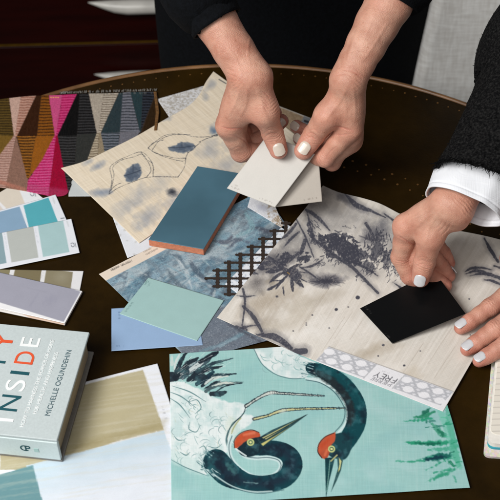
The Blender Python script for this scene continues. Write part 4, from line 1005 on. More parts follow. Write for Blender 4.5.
# text reads from the spine side toward the far edge: x axis = -d, y axis (letter tops) = toward the head
ex, ey = -d_, n_
def cover_st(px, py):
    q = P(px, py, ht) - A; return float(q @ d_), float(q @ n_)
CAPF = 0.0
def letters(seq, base_t, cap, s_positions, widths):
    for (ch, ink), s_, wd in zip(seq, s_positions, widths):
        o = text_mesh(ch, cap / 0.70, bp(s_, base_t, ht), ex, ey, INKS[ink], front, 'title_letter', align='LEFT')
        me = o.data; co = np.array([v.co[:] for v in me.vertices]); rel = (co - bp(s_, base_t, ht)) @ np.array(ex)
        k = wd / max(rel.max() - rel.min(), 1e-5); sh = (rel - rel.min()) * k - rel
        co += sh[:, None] * np.array(ex)[None]
        me.vertices.foreach_set('co', co.astype(np.float32).ravel()); me.update()
bt = cover_st(38.5, 346)[1]; cap = abs(cover_st(19.5, 345)[1] - bt)
ss = lambda y: cover_st(38.5 - (y - 346) * .305, y)[0]
def letter_row(seq, base_t, cap):
    letters([(c, k) for c, k, _, _ in seq], base_t, cap, [ss(y0) for _, _, y0, _ in seq], [abs(ss(y0) - ss(y1)) for _, _, y0, y1 in seq])
letter_row([('I', 'w', 422.5, 419.6), ('N', 't', 412, 396.5), ('S', 'w', 392, 381), ('I', 't', 375.6, 372.6), ('D', 'o', 365, 352.6), ('E', 'w', 347.6, 338.6)], bt, cap)
b2 = cover_st(12.5, 342.5)[1]
letter_row([('H', 't', 428, 415), ('A', 'o', 410, 394), ('P', 'w', 386.5, 376), ('P', 't', 366.5, 356), ('Y', 'o', 353.5, 336)], b2, cap)
t_ = cover_st(54, 341)
def cover_line(txt, p0, p1, size, ink, name):
    a_, b_ = P(*p0, ht), P(*p1, ht)
    o = text_mesh(txt, size, a_, ex, ey, INKS[ink], front, name)
    co = np.array([v.co[:] for v in o.data.vertices]); e_ = np.array(ex); rel = (co - a_) @ e_
    k = ((b_ - a_) @ e_) / (rel.max() - rel.min()); sl_ = ((b_ - a_) @ np.array(ey)) / ((b_ - a_) @ e_)
    co += ((k - 1) * rel)[:, None] * e_ + (sl_ * k * rel)[:, None] * np.array(ey)
    o.data.vertices.foreach_set('co', co.astype(np.float32).ravel()); o.data.update()
cover_line('HOW TO HARNESS THE POWER OF HOME', (23.5, 427.5), (54.5, 340.5), .0050, 'w', 'subtitle')
cover_line('FOR HEALTH AND HAPPINESS', (36.5, 414.5), (58.5, 353), .0050, 'w', 'subtitle')
cover_line('MICHELLE OGUNDEHIN', (49.5, 416.5), (71.5, 351), .0064, 'g', 'author_name')
sp = bpy.data.objects['spine']
so = bp(WB + .0006, .028, (hb + ht) / 2 - .003)
text_mesh('C', 0.011, so + n_ * .0065, tuple(-n_), (0, 0, 1), INKS['t'], sp, 'publisher_mark', up=0.0003)
text_mesh('P', 0.011, so + n_ * .0025, tuple(-n_), (0, 0, 1), INKS['t'], sp, 'publisher_mark', up=0.0003)
m_ = MB(); q0 = so - n_ * .008 + d_ * .0001
m_.hexa([q0 + n_ * .002 , q0 - n_ * .002, q0 - n_ * .002 + d_ * .0003, q0 + n_ * .002 + d_ * .0003], [q + np.array([0, 0, .005]) for q in (q0 + n_ * .002, q0 - n_ * .002, q0 - n_ * .002 + d_ * .0003, q0 + n_ * .002 + d_ * .0003)]); m_.build('spine_print', mat('pale_mint_ink', (170, 200, 196), 0.6), sp)

# --- notebook ---------------------------------------------------------------------------------------
nb = empty('notebook', P(500, 420, 0.0004), 'open cream notebook with a patterned multicolour edge and turquoise trim', 'notebook')
def round_slab(name, px_corners, h0, h1, r, mat_, parent, n=8):
    """rounded slab from px corners TL,TR,BR,BL"""
    W = [P(*c, h1) for c in px_corners]; out = []
    for i in range(4):
        p, a_, b_ = W[i], W[i - 1], W[(i + 1) % 4]
        u1, u2 = unit(a_ - p), unit(b_ - p)
        for k in range(n + 1):
            t__ = k / n; out.append((1 - t__) ** 2 * (p + u1 * r) + 2 * t__ * (1 - t__) * p + t__ ** 2 * (p + u2 * r))
    out = out[::-1]; m_ = MB(); k = len(out)
    V = [(q[0], q[1], TZ + h0) for q in out] + [(q[0], q[1], TZ + h1) for q in out]
    m_.add(V, [tuple(range(k, 2 * k)), tuple(range(k - 1, -1, -1))] + [(i, (i + 1) % k, k + (i + 1) % k, k + i) for i in range(k)])
    return m_.build(name, mat_, parent)
cov, ntc, bc = nodes('patterned_cover')
tcn = N(ntc, 'ShaderNodeTexCoord'); vo = N(ntc, 'ShaderNodeTexVoronoi'); vo.inputs['Scale'].default_value = 420
ntc.links.new(tcn.outputs['Object'], vo.inputs['Vector'])
hs = N(ntc, 'ShaderNodeMix'); hs.data_type = 'RGBA'; hs.inputs[0].default_value = 0.78; hs.inputs[7].default_value = (0.72, 0.66, 0.58, 1)
ntc.links.new(vo.outputs['Color'], hs.inputs[6]); ntc.links.new(hs.outputs[2], bc.inputs['Base Color']); bc.inputs['Roughness'].default_value = 0.6
round_slab('cover', [(493, 345), (640, 345), (640, 466), (483.5, 456)], 0.0004, 0.0030, 0.006, cov, nb)
round_slab('trim', [(496.5, 350), (636, 350), (636, 458), (487.0, 447.5)], 0.0031, 0.0052, 0.007, mat('turquoise_cloth', (58, 160, 178), 0.7, .1), nb)
def lined():
    m, nt, b = nodes('lined_pages')
    tc = N(nt, 'ShaderNodeTexCoord'); wv = N(nt, 'ShaderNodeTexWave'); wv.wave_type = 'BANDS'; wv.bands_direction = 'Y'; wv.inputs['Scale'].default_value = 50
    nt.links.new(tc.outputs['Object'], wv.inputs['Vector']); r = N(nt, 'ShaderNodeValToRGB')
    r.color_ramp.elements[0].color = (*L((206, 200, 190)), 1); r.color_ramp.elements[1].color = (*L((232, 226, 214)), 1); r.color_ramp.elements[0].position = .02; r.color_ramp.elements[1].position = .14
    nt.links.new(wv.outputs['Fac'], r.inputs[0]); nt.links.new(r.outputs[0], b.inputs['Base Color']); b.inputs['Roughness'].default_value = 0.8
    return m
pg = lined()
round_slab('page_block', [(496.5, 349), (636, 349), (636, 454), (487.6, 443)], 0.0053, 0.0105, 0.008, mat('notebook_pages', (236, 232, 224), 0.85, .06, 300), nb)
round_slab('open_page', [(499, 349.5), (634, 349.5), (634, 444), (490.5, 433.5)], 0.0106, 0.0112, 0.006, pg, nb)

# --- held chips --------------------------------------------------------------------------------------
satin = paint_mat('satin_black_card', 0.28, 'paper', bump=0.03, spec=0.18)
def chip(name, corners, label, cat, rgb, marks=None, m=None, thick=0.0004, group=None):
    """corners TL,TR,BR,BL as (px,py,h)"""
    TL_, TR_, BR_, BL_ = corners
    o = sheet(name, **quad(TL_, TR_, BR_, BL_), h=0, material=m or card_m, draw=marks, step=0.0009, thick=thick, base=rgb)
    return props(o, label, cat, group)
def mk1(a):
    a.text_dashes((231.5, 187), (240, 190), 1.7, (120, 112, 104), .8); a.text_dashes((233, 184.4), (238, 186.2), 1.4, (130, 122, 114), .7); a.text_dashes((259.5, 198.3), (272.5, 202.6), 1.5, (138, 130, 122), .75)
def mk2(a): a.text_dashes((304.5, 200), (317, 197.6), 1.5, (116, 106, 96), .8); a.poly([(274, 207), (277, 207), (312, 158), (309, 156)], (150, 140, 128), .0, 2)
CH = {'w': [(268, 134, .0865), (315, 154, .0800), (275, 207.3, .0440), (226.8, 188.3, .0500)], 'g': [(271, 154, .0705), (317.6, 147, .0760), (322.3, 201.5, .0410), (272, 207.5, .0395)]}
chip('paint_chip', CH['w'], 'off white paint chip held under two thumbs, lying over the greige one', 'paint chip', (198, 195, 189), mk1, group='pale paint chips held up')
chip('paint_chip', CH['g'], 'warm greige paint chip fanned out beneath the off white one in both hands', 'paint chip', (186, 178, 168), mk2, group='pale paint chips held up')
def mk3(a): a.text_dashes((365, 306.5), (371, 313), 1.6, (96, 94, 92), .7); a.text_dashes((386, 333), (391, 340), 1.6, (88, 86, 84), .7); a.stroke([(360, 308.3), (392, 343.3)], .5, (150, 146, 140), .0)
BKC = [(360, 308.3, .0075), (434, 271, .0245), (465.5, 313.5, .0175), (392.3, 343.3, .0058)]
chip('black_card', [BKC[0], BKC[1], BKC[2], BKC[3]], 'matt black paint card pinched by the hand with a white cuff', 'paint chip', (11, 12, 13), mk3, satin, thick=0.0006)

# ================================================================= people
def surface_nets(f, org, h):
    s = f < 0
    nx, ny, nz = f.shape
    c = np.zeros((nx - 1, ny - 1, nz - 1), np.int8)
    for dx in (0, 1):
        for dy in (0, 1):
            for dz in (0, 1):
                c += s[dx:nx - 1 + dx, dy:ny - 1 + dy, dz:nz - 1 + dz]
    act = (c > 0) & (c < 8)
    ci, cj, ck = np.nonzero(act)
    vid = -np.ones(c.shape, np.int64); vid[ci, cj, ck] = np.arange(len(ci))
    acc = np.zeros((len(ci), 3)); cnt = np.zeros(len(ci))
    for ax in range(3):
        for a in (0, 1):
            for b in (0, 1):
                o0 = [0, 0, 0]; oth = [k for k in range(3) if k != ax]
                o0[oth[0]], o0[oth[1]] = a, b
                o1 = list(o0); o1[ax] = 1
                f0 = f[ci + o0[0], cj + o0[1], ck + o0[2]]; f1 = f[ci + o1[0], cj + o1[1], ck + o1[2]]
                x = (f0 < 0) != (f1 < 0)
                t = np.where(x, f0 / np.where(f0 == f1, 1, f0 - f1), 0)
                p = np.tile(np.array(o0, float), (len(ci), 1)); p[:, ax] += t
                acc += p * x[:, None]; cnt += x
    V = acc / cnt[:, None] + np.stack([ci, cj, ck], 1)
    F = []
    for ax in range(3):
        o1, o2 = (ax + 1) % 3, (ax + 2) % 3
        sl0 = [slice(None)] * 3; sl1 = [slice(None)] * 3
        sl0[ax] = slice(0, -1); sl1[ax] = slice(1, None)
        a, b = s[tuple(sl0)], s[tuple(sl1)]
        e = np.argwhere(a != b)
        lim = np.array(f.shape)
        ok = (e[:, o1] > 0) & (e[:, o2] > 0) & (e[:, o1] < lim[o1] - 1) & (e[:, o2] < lim[o2] - 1)
        e = e[ok]
        flip = a[e[:, 0], e[:, 1], e[:, 2]]
        q = []
        for d1, d2 in ((1, 1), (0, 1), (0, 0), (1, 0)):
            k = e.copy(); k[:, o1] -= d1; k[:, o2] -= d2
            q.append(vid[k[:, 0], k[:, 1], k[:, 2]])
        q = np.stack(q, 1)
        q = np.where(flip[:, None], q, q[:, ::-1])
        F.append(q)
    F = np.vstack(F); F = F[(F >= 0).all(1)]
    return V * h + org, F

class Flesh:
    """a body modelled as blended tapered limbs on a distance grid"""
    def __init__(s, lo, hi, h):
        s.h = h; s.lo = np.asarray(lo, float); s.n = np.ceil((np.asarray(hi) - s.lo) / h).astype(int) + 1
        s.ax = [(s.lo[k] + h * np.arange(s.n[k])).astype(np.float32) for k in range(3)]
        s.blank = lambda: np.full(s.n, 0.05, np.float32)
    def sub(s, lo, hi):
        i0 = np.clip(((lo - s.lo) / s.h).astype(int), 0, s.n - 1); i1 = np.clip(((hi - s.lo) / s.h).astype(int) + 2, 1, s.n)
        sl = tuple(slice(a, b) for a, b in zip(i0, i1))
        X = s.ax[0][sl[0]][:, None, None]; Y = s.ax[1][sl[1]][None, :, None]; Z = s.ax[2][sl[2]][None, None, :]
        return sl, X, Y, Z
    def cone(s, f, a, b, ra, rb, k=0.004, flat=None):
        """flat = (unit vector, factor): squash the section along that vector"""
        a, b = np.asarray(a, float), np.asarray(b, float)
        pad = max(ra, rb) + k + 0.012
        sl, X, Y, Z = s.sub(np.minimum(a, b) - pad, np.maximum(a, b) + pad)
        if 0 in f[sl].shape: return
        d = b - a; l2 = d @ d + 1e-12
        px, py, pz = X - a[0], Y - a[1], Z - a[2]
        t = np.clip((px * d[0] + py * d[1] + pz * d[2]) / l2, 0, 1)
        qx, qy, qz = px - t * d[0], py - t * d[1], pz - t * d[2]
        if flat is not None:
            n, fac = flat
            w_ = (qx * n[0] + qy * n[1] + qz * n[2]) * (fac - 1)
            qx, qy, qz = qx + w_ * n[0], qy + w_ * n[1], qz + w_ * n[2]
        D = np.sqrt(qx * qx + qy * qy + qz * qz) - (ra + t * (rb - ra))
        g = f[sl]
        hh = np.clip(0.5 + 0.5 * (D - g) / k, 0, 1)
        f[sl] = D * (1 - hh) + g * hh - k * hh * (1 - hh)
    def wrinkle(s, f, c, axis, nrm, amp, lam, sig, rad, thr=-0.1):
        """small folds across a joint, on the side nrm faces"""
        pad = rad * 1.6
        sl, X, Y, Z = s.sub(c - pad, c + pad)
        px, py, pz = X - c[0], Y - c[1], Z - c[2]
        u = px * axis[0] + py * axis[1] + pz * axis[2]
        v = (px * nrm[0] + py * nrm[1] + pz * nrm[2]) / rad
        lat = np.cross(axis, nrm); w_ = (px * lat[0] + py * lat[1] + pz * lat[2]) / rad
        uu = u + 0.0012 * w_ * w_ * 2 + 0.0004 * np.sin(w_ * 9)
        f[sl] += (amp * np.cos(2 * np.pi * uu / lam) * np.exp(-(u / sig) ** 2) * np.clip((v - thr) * 2, 0, 1) * np.clip(1.15 - np.abs(w_), 0, 1)).astype(np.float32)

def smin(a, b, k):
    h = np.clip(0.5 + 0.5 * (b - a) / k, 0, 1)
    return b * (1 - h) + a * h - k * h * (1 - h)

CAMV = CAMP
def to_cam(p): return unit(CAMV - p)

def chain_from_tip(px, h_tip, lens, ups):
    """px from TIP back to the root; returns points root..tip"""
    pts = [P(*px[0], h_tip)]
    for q, l_, u_ in zip(px[1:], lens, ups): pts.append(reach(*q, pts[-1], l_, u_))
    return pts[::-1]

skin, nts, bs = nodes('skin')
at = N(nts, 'ShaderNodeAttribute'); at.attribute_name = 'paint'
tcs = N(nts, 'ShaderNodeTexCoord')
nz1 = N(nts, 'ShaderNodeTexNoise'); nz1.inputs['Scale'].default_value = 70; nz1.inputs['Detail'].default_value = 6; nz1.inputs['Roughness'].default_value = 0.6
nz2 = N(nts, 'ShaderNodeTexNoise'); nz2.inputs['Scale'].default_value = 260; nz2.inputs['Detail'].default_value = 3
vor = N(nts, 'ShaderNodeTexVoronoi'); vor.inputs['Scale'].default_value = 1100
for n_ in (nz1, nz2, vor): nts.links.new(tcs.outputs['Object'], n_.inputs['Vector'])
mx = N(nts, 'ShaderNodeMix'); mx.data_type = 'RGBA'; mx.blend_type = 'MULTIPLY'; mx.inputs[0].default_value = 1.0
rmp = N(nts, 'ShaderNodeValToRGB'); rmp.color_ramp.elements[0].position = .32; rmp.color_ramp.elements[1].position = .68
rmp.color_ramp.elements[0].color = (0.80, 0.66, 0.62, 1); rmp.color_ramp.elements[1].color = (1.08, 1.06, 1.04, 1)
nts.links.new(nz1.outputs['Fac'], rmp.inputs[0]); nts.links.new(at.outputs['Color'], mx.inputs[6]); nts.links.new(rmp.outputs[0], mx.inputs[7])
# freckles
rm2 = N(nts, 'ShaderNodeValToRGB'); rm2.color_ramp.elements[0].position = .66; rm2.color_ramp.elements[1].position = .76
rm2.color_ramp.elements[0].color = (1, 1, 1, 1); rm2.color_ramp.elements[1].color = (.72, .56, .46, 1)
mx2 = N(nts, 'ShaderNodeMix'); mx2.data_type = 'RGBA'; mx2.blend_type = 'MULTIPLY'; mx2.inputs[0].default_value = 0.7
nts.links.new(nz2.outputs['Fac'], rm2.inputs[0]); nts.links.new(mx.outputs[2], mx2.inputs[6]); nts.links.new(rm2.outputs[0], mx2.inputs[7])
nts.links.new(mx2.outputs[2], bs.inputs['Base Color'])
bs.inputs['Roughness'].default_value = 0.48; bs.inputs['Specular IOR Level'].default_value = 0.4
bs.inputs['Subsurface Weight'].default_value = 0.18; bs.inputs['Subsurface Radius'].default_value = (1.0, 0.35, 0.18); bs.inputs['Subsurface Scale'].default_value = 0.004
adn = N(nts, 'ShaderNodeMath', operation='ADD'); nts.links.new(vor.outputs['Distance'], adn.inputs[0]); nts.links.new(nz2.outputs['Fac'], adn.inputs[1])
wr_ = N(nts, 'ShaderNodeTexNoise'); wr_.inputs['Scale'].default_value = 150; wr_.inputs['Detail'].default_value = 4; wr_.inputs['Distortion'].default_value = 1.2
nts.links.new(tcs.outputs['Object'], wr_.inputs['Vector'])
rd = N(nts, 'ShaderNodeMath', operation='PINGPONG'); rd.inputs[1].default_value = 0.12
nts.links.new(wr_.outputs['Fac'], rd.inputs[0])
bmp1 = add_bump(nts, bs, adn.outputs[0], 0.4, 0.0005)
bmp2 = N(nts, 'ShaderNodeBump'); bmp2.inputs['Strength'].default_value = 0.10; bmp2.inputs['Distance'].default_value = 0.004
nts.links.new(rd.outputs[0], bmp2.inputs['Height']); nts.links.new(bmp2.outputs['Normal'], bmp1.inputs['Normal'])
nzr = N(nts, 'ShaderNodeTexNoise'); nzr.inputs['Scale'].default_value = 28; nzr.inputs['Detail'].default_value = 3
nts.links.new(tcs.outputs['Object'], nzr.inputs['Vector'])
rr3 = N(nts, 'ShaderNodeValToRGB'); rr3.color_ramp.elements[0].position = .38; rr3.color_ramp.elements[1].position = .66; rr3.color_ramp.elements[0].color = (1, 1, 1, 1); rr3.color_ramp.elements[1].color = (1.0, .90, .885, 1)
mx3 = N(nts, 'ShaderNodeMix'); mx3.data_type = 'RGBA'; mx3.blend_type = 'MULTIPLY'; mx3.inputs[0].default_value = 1.0
nts.links.new(nzr.outputs['Fac'], rr3.inputs[0]); nts.links.new(mx2.outputs[2], mx3.inputs[6]); nts.links.new(rr3.outputs[0], mx3.inputs[7]); nts.links.new(mx3.outputs[2], bs.inputs['Base Color'])
polish = mat('cream_nail_polish', (218, 204, 190), 0.25, 0.04, 300, coat=0.5)
polish2 = mat('white_nail_polish', (204, 203, 206), 0.25, 0.04, 300, coat=0.5)

SK, SKR = np.array([0.595, 0.345, 0.255]), np.array([0.57, 0.245, 0.190])

def make_hand(d, vox=0.00075):
    fs = d['fingers']; th = d['thumb']; arm = d['arm']; W = d['wrist']
    allp = np.array([W] + [p for f in fs for p in f['j']] + (list(th['j']) if th else []) + [a[0] for a in arm])
    G = Flesh(allp.min(0) - .03, allp.max(0) + .03, vox)
    palm = G.blank()
    lat = d['lat']
    for (p0, r0, o0), (p1, r1, o1) in zip(arm[:-1], arm[1:]):
        for sg in ((1, -1) if max(o0, o1) > 0 else (1,)):
            G.cone(palm, p0 + lat * o0 * sg, p1 + lat * o1 * sg, r0, r1, 0.003)
    for p, r in d.get('bumps', []): G.cone(palm, p, p + 1e-4, r, r, 0.010)
    for f in fs:
        m = f['j'][0]
        G.cone(palm, W + (m - W) * .06, m, d['rp'][0], f['r'][0] * f.get('pm', 1.0), 0.0055)
        # tendon
        dn = d['dorsal']
        G.cone(palm, W + (m - W) * .35 + dn * (d['rp'][0] * .55), m + dn * (f['r'][0] * .45), 0.0035, 0.0055, 0.006)
    for (a, b, ra, rb, k) in d.get('web', []): G.cone(palm, a, b, ra, rb, k)
    if th:
        j, r = th['j'], th['r']
        G.cone(palm, j[0], j[1], r[0], r[1], 0.008)
    out = palm.copy()
    chains = [(f['j'], f['r'], f.get('kb', 0.006)) for f in fs] + ([(th['j'][1:], th['r'][1:], 0.007)] if th else [])
    for j, r, kb in chains:
        g = G.blank()
        for a, b, ra, rb in zip(j[:-1], j[1:], r[:-1], r[1:]):
            ax = unit(b - a)
            mid = a * .5 + b * .5; rm = (ra + rb) / 2 * 0.965
            G.cone(g, a, mid, ra, rm, 0.003); G.cone(g, mid, b, rm, rb, 0.003)
        out = np.minimum(out, smin(palm, g, kb))
        del g
    for (c, axis, nrm, amp, lam, sig, rad) in d.get('wr', []): G.wrinkle(out, c, axis, nrm, amp, lam, sig, rad)
    V, F = surface_nets(out, G.lo, G.h)
    cre = np.zeros(len(V))
    if d.get('relief'):
        a_, b_, c_ = V[F[:, 0]], V[F[:, 1]], V[F[:, 2]]
        fn = np.cross(b_ - a_, c_ - a_); NN = np.zeros_like(V)
        for k in range(4): np.add.at(NN, F[:, k], fn)
        NN /= np.linalg.norm(NN, axis=1)[:, None] + 1e-12
        vx, vy = proj(V); front = np.clip(((NN * (CAMP - V)).sum(1) / np.linalg.norm(CAMP - V, axis=1) - .05) * 5, 0, 1)
        off = np.zeros(len(V))
        for pl, wd, amp in d['relief']:
            q = smooth_line(pl, 8); D = np.full(len(V), 1e3); T = np.zeros(len(V)); m = len(q) - 1
            near = np.nonzero((vx > q[:, 0].min() - 5) & (vx < q[:, 0].max() + 5) & (vy > q[:, 1].min() - 5) & (vy < q[:, 1].max() + 5))[0]
            for i, ((ax, ay), (bx, by)) in enumerate(zip(q[:-1], q[1:])):
                dx, dy = bx - ax, by - ay
                t = np.clip(((vx[near] - ax) * dx + (vy[near] - ay) * dy) / (dx * dx + dy * dy + 1e-9), 0, 1)
                dd = np.hypot(vx[near] - ax - t * dx, vy[near] - ay - t * dy); better = dd < D[near]
                T[near] = np.where(better, (i + t) / m, T[near]); D[near] = np.minimum(D[near], dd)
            g = np.exp(-(D / (wd * .5)) ** 2) * np.sin(np.pi * np.clip(T, .04, .96)) ** .5
            off += amp * .001 * g
            if amp < 0: cre = np.maximum(cre, g * min(1, -amp * 1.2))
        V = V + NN * (off * front)[:, None]
        cre *= front
    # complexion: pinker at tips and knuckles; crease shade painted in as darker red
    w_ = np.zeros(len(V))
    spots = [(j[-1], .013, .9) for j, _, _ in chains] + [(p, .011, .5) for j, _, _ in chains for p in j[:-1]]
    for p, r, a in spots: w_ = np.maximum(w_, a * np.exp(-((V - p) ** 2).sum(1) / r ** 2))
    w_ = np.clip(w_ + .7 * cre + .25 * (fbm(V[:, 0] * 60 + V[:, 2] * 40, V[:, 1] * 60, 3, 2) - .5), 0, 1)[:, None]
    C = SK * (1 - w_) + SKR * w_
    return V, F, C

def nail(parent, tip, prev, nrm, r, length, half, material, back=0.70, lift=0.0010):
    ax = unit(tip - prev); n = unit(nrm - ax * (nrm @ ax)); lt = np.cross(ax, n)
    nu, nv = 15, 17; V = []
    for i in range(nv):
        t = i / (nv - 1); s_ = (-back + t) * length
        base = math.sqrt(max(.05, 1 - max(0, 1 - t / .32) ** 2 * .75)); tipw = math.sqrt(1 - max(0, (t - .74) / .26) ** 2 * .62)
        wd = half * base * tipw
        for k in range(nu):
            a = (k / (nu - 1) * 2 - 1)
            x = a * wd * (1.0)
            phi = min(1.2, abs(x) / r) * (1 if x > 0 else -1)
            xx = r * math.sin(phi); zz = r * math.cos(phi)
            end = -0.0012 * a * a * (1 if t > .8 else 0) * (t - .8) / .2
            base_shift = 0.0016 * a * a * (1 - t) ** 2
            dz = -0.0012 * max(0, 1 - t / .22) ** 2 - .0016 * max(0, t - .55) ** 1.5
            V.append(tip + ax * (s_ + end + base_shift) + lt * xx + n * (zz + lift + dz))
    idx = np.arange(nu * nv).reshape(nv, nu)
    F = np.stack([idx[:-1, :-1], idx[:-1, 1:], idx[1:, 1:], idx[1:, :-1]], -1).reshape(-1, 4)
    V = np.array(V)
    fn = np.cross(V[F[0, 1]] - V[F[0, 0]], V[F[0, 2]] - V[F[0, 0]])
    if fn @ n < 0: F = F[:, ::-1]
    me = mesh_np('fingernail', V, F)
    o = link('fingernail', me, material, parent, True)
    m = o.modifiers.new('thickness', 'SOLIDIFY'); m.thickness = 0.0009; m.offset = -1
    m2 = o.modifiers.new('round', 'SUBSURF'); m2.levels = 1; m2.render_levels = 1
    return o

def loft(name, pts, radii, material, parent, n=48, disp=None, flat=None, thick=0.0, steps=10, lat=None, caps=False):
    """tube of cloth; radii are (across, depth) pairs"""
    q = smooth_line(np.c_[np.array(pts), np.array(radii)], steps)
    C, R = q[:, :3], q[:, 3:]
    T = np.gradient(C, axis=0); T /= np.linalg.norm(T, axis=1)[:, None]
    up = np.array(lat if lat is not None else (1.0, 0, 0), float); V = []
    for i in range(len(C)):
        a = unit(up - T[i] * (up @ T[i])); b = np.cross(T[i], a); up = a
        ang = np.linspace(0, 2 * np.pi, n, endpoint=False)
        rr = np.ones(n) if disp is None else 1.0 + disp(ang, i / (len(C) - 1))
        V.append(C[i] + (np.cos(ang) * R[i, 0] * rr)[:, None] * a + (np.sin(ang) * R[i, 1] * rr)[:, None] * b)
    m = len(V); V = np.vstack(V); idx = np.arange(m * n).reshape(m, n); nx = np.roll(idx, -1, 1)
    F = np.stack([idx[:-1], nx[:-1], nx[1:], idx[1:]], -1).reshape(-1, 4)
    if name is None: return V, F
    me = mesh_np(name, V, F)
    o = link(name, me, material, parent, True)
    if thick:
        k = o.modifiers.new('thickness', 'SOLIDIFY'); k.thickness = thick; k.offset = -1
    return o

def join_np(parts):
    Vs, Fs, Cs, k = [], [], [], 0
    for p in parts:
        Vs.append(p[0]); Fs.append(p[1] + k); k += len(p[0])
        Cs.append(p[2] if len(p) > 2 else np.tile(SK, (len(p[0]), 1)))
    return np.vstack(Vs), np.vstack(Fs), np.vstack(Cs)

def finish_body(parts, parent):
    V, F, C = join_np(parts)
    me = mesh_np('body', V, F); paint_attr(me, C)
    return link('body', me, skin, parent, True)

# ----- person behind the table ------------------------------------------------------------
pa = empty('person', (0.06, 1.33, 0), 'person in a dark sweater behind the table holding two pale chips in both bare hands', 'person')
mm_ = 0.001
# right hand (left in the picture)
thR = chain_from_tip([(278.5, 150), (272.5, 133), (265, 112), (252, 92)], 0.0860, [.018, .029, .041], [True, True, True])
thR[0] = P(256, 93, .143)
ixR = chain_from_tip([(273, 147), (259, 153), (241, 152), (228.5, 125.5)], 0.0660, [.015, .022, .040], [True, True, True])
WR = P(250.5, 77, .162)
U = np.array([.001, .012, -.012])
M1 = ixR[0] + U; M2 = ixR[0] + U * 2.0 + np.array([0, 0, .002]); M3 = ixR[0] + U * 2.9 + np.array([.001, 0, .006])
def finger_px(mcp, px, lens, ups):
    pts = [mcp]
    for q, l_, u_ in zip(px, lens, ups): pts.append(reach(*q, pts[-1], l_, u_))
    return pts
mdR = finger_px(M1, [(246, 149), (267, 135), (281.5, 121)], [.044, .025, .019], [False, True, True])
rgR = finger_px(M2, [(250, 138), (264, 124), (275, 112.5)], [.040, .023, .018], [False, True, True])
pkR = finger_px(M3, [(246, 130), (256, 121), (262, 114)], [.032, .018, .015], [False, True, True])
axT = unit(thR[3] - thR[2])
cR = P(216, 22, .198); eR = P(189, -22, .228)
handR = dict(relief=[([(240, 90), (234, 105), (227, 118)], 4, 0.55), ([(247, 88), (246, 104), (239, 118)], 3.4, 0.45), ([(257, 88), (263, 108), (270, 126)], 4, 0.4), ([(252, 30), (248, 50), (250, 66)], 3, 0.35), ([(226, 45), (236, 60), (240, 76)], 3, 0.35), ([(260, 96), (265, 99), (269, 105)], 1.4, -0.4), ([(260, 100), (265, 103), (269, 109)], 1.4, -0.4), ([(261, 91), (266, 94), (270, 99)], 1.4, -0.4), ([(260, 105), (264, 107), (267, 112)], 1.4, -0.35), ([(226, 68), (230, 70), (235, 72)], 1.4, -0.4), ([(226, 73), (231, 75), (236, 77)], 1.4, -0.4), ([(227, 78), (232, 80), (237, 81)], 1.4, -0.35), ([(222, 127), (230, 129), (239, 128.5), (249, 127)], 1.9, -0.8), ([(229, 135), (238, 137), (246, 142), (248, 149)], 1.7, -0.5), ([(232, 150), (238, 147), (246, 148)], 1.4, -0.35), ([(263, 134), (270, 130), (279, 131)], 1.4, -0.45), ([(264, 138), (271, 133.5), (280, 134.5)], 1.4, -0.45), ([(265, 131), (271, 127), (278, 128)], 1.3, -0.35), ([(265, 142), (272, 137.5), (281, 138)], 1.2, -0.25)],
    wrist=WR, rp=(.0135,), lat=np.array([1.0, 0, 0]), dorsal=unit(np.array([-.75, -.55, .35])),
    arm=[(eR, .0225, 0), (cR, .0200, 0), ((cR * .5 + WR * .5), .0176, .002), (WR, .0148, .0055)],
    bumps=[(P(227.5, 122, .092), .0096)],
    fingers=[dict(j=ixR, r=[.0108, .0100, .0089, .0076], pm=1.0), dict(j=mdR, r=[.0115, .0098, .0085, .0072]), dict(j=rgR, r=[.0108, .0092, .008, .0068]), dict(j=pkR, r=[.0095, .008, .007, .006])],
    thumb=dict(j=thR, r=[.0115, .0110, .0104, .0090]),
    web=[(WR + np.array([.0055, 0, 0]), thR[1], .0140, .0110, .005), (WR - np.array([.005, 0, 0]), ixR[0], .0140, .0104, .005), (thR[0] * .35 + thR[1] * .65, ixR[0] * .6 + WR * .4, .009, .010, .012), (thR[1], ixR[0] * .75 + WR * .25 + U * .3, .006, .008, .012), (WR, M2, .013, .012, .012)],
    wr=[(thR[2], unit(thR[3] - thR[1]), to_cam(thR[2]), .00032, .0026, .0042, .012), (ixR[1], unit(ixR[2] - ixR[0]), to_cam(ixR[1]), .0003, .0026, .004, .012), (WR + np.array([-.012, -.01, .0]), unit(WR - cR), unit(np.array([-.8, -.5, .3])), .00035, .0032, .007, .018), (thR[0] + np.array([.008, -.004, -.008]), unit(np.array([.25, -.1, -1])), unit(np.array([.6, -.6, .5])), .0003, .0028, .008, .016)])
HR = make_hand(handR)
# left hand (right in the picture)
thL = chain_from_tip([(303.5, 150.5), (314, 135), (327, 116), (338, 95)], 0.0860, [.018, .029, .041], [True, True, True])
thL[0] = P(341, 97, .139)
ixL = chain_from_tip([(305, 148), (314, 156), (325, 158), (349.5, 129)], 0.0660, [.0155, .019, .040], [True, True, True])
WL = P(348, 80, .158)
UL = np.array([.001, .008, -.015])
N1 = ixL[0] + UL; N2 = ixL[0] + UL * 2.0 + np.array([-.001, 0, .003]); N3 = ixL[0] + UL * 2.8 + np.array([-.002, 0, .008])
mdL = finger_px(N1, [(332, 162), (313, 150), (299.5, 138.5)], [.042, .026, .0195], [False, True, False])
rgL = finger_px(N2, [(326, 148), (310, 136), (296.5, 126.5)], [.038, .024, .019], [False, True, False])
pkL = finger_px(N3, [(336, 142), (326, 134), (318, 128)], [.030, .018, .016], [False, True, True])
cL = P(389, 3, .208); eL = P(410, -36, .236)
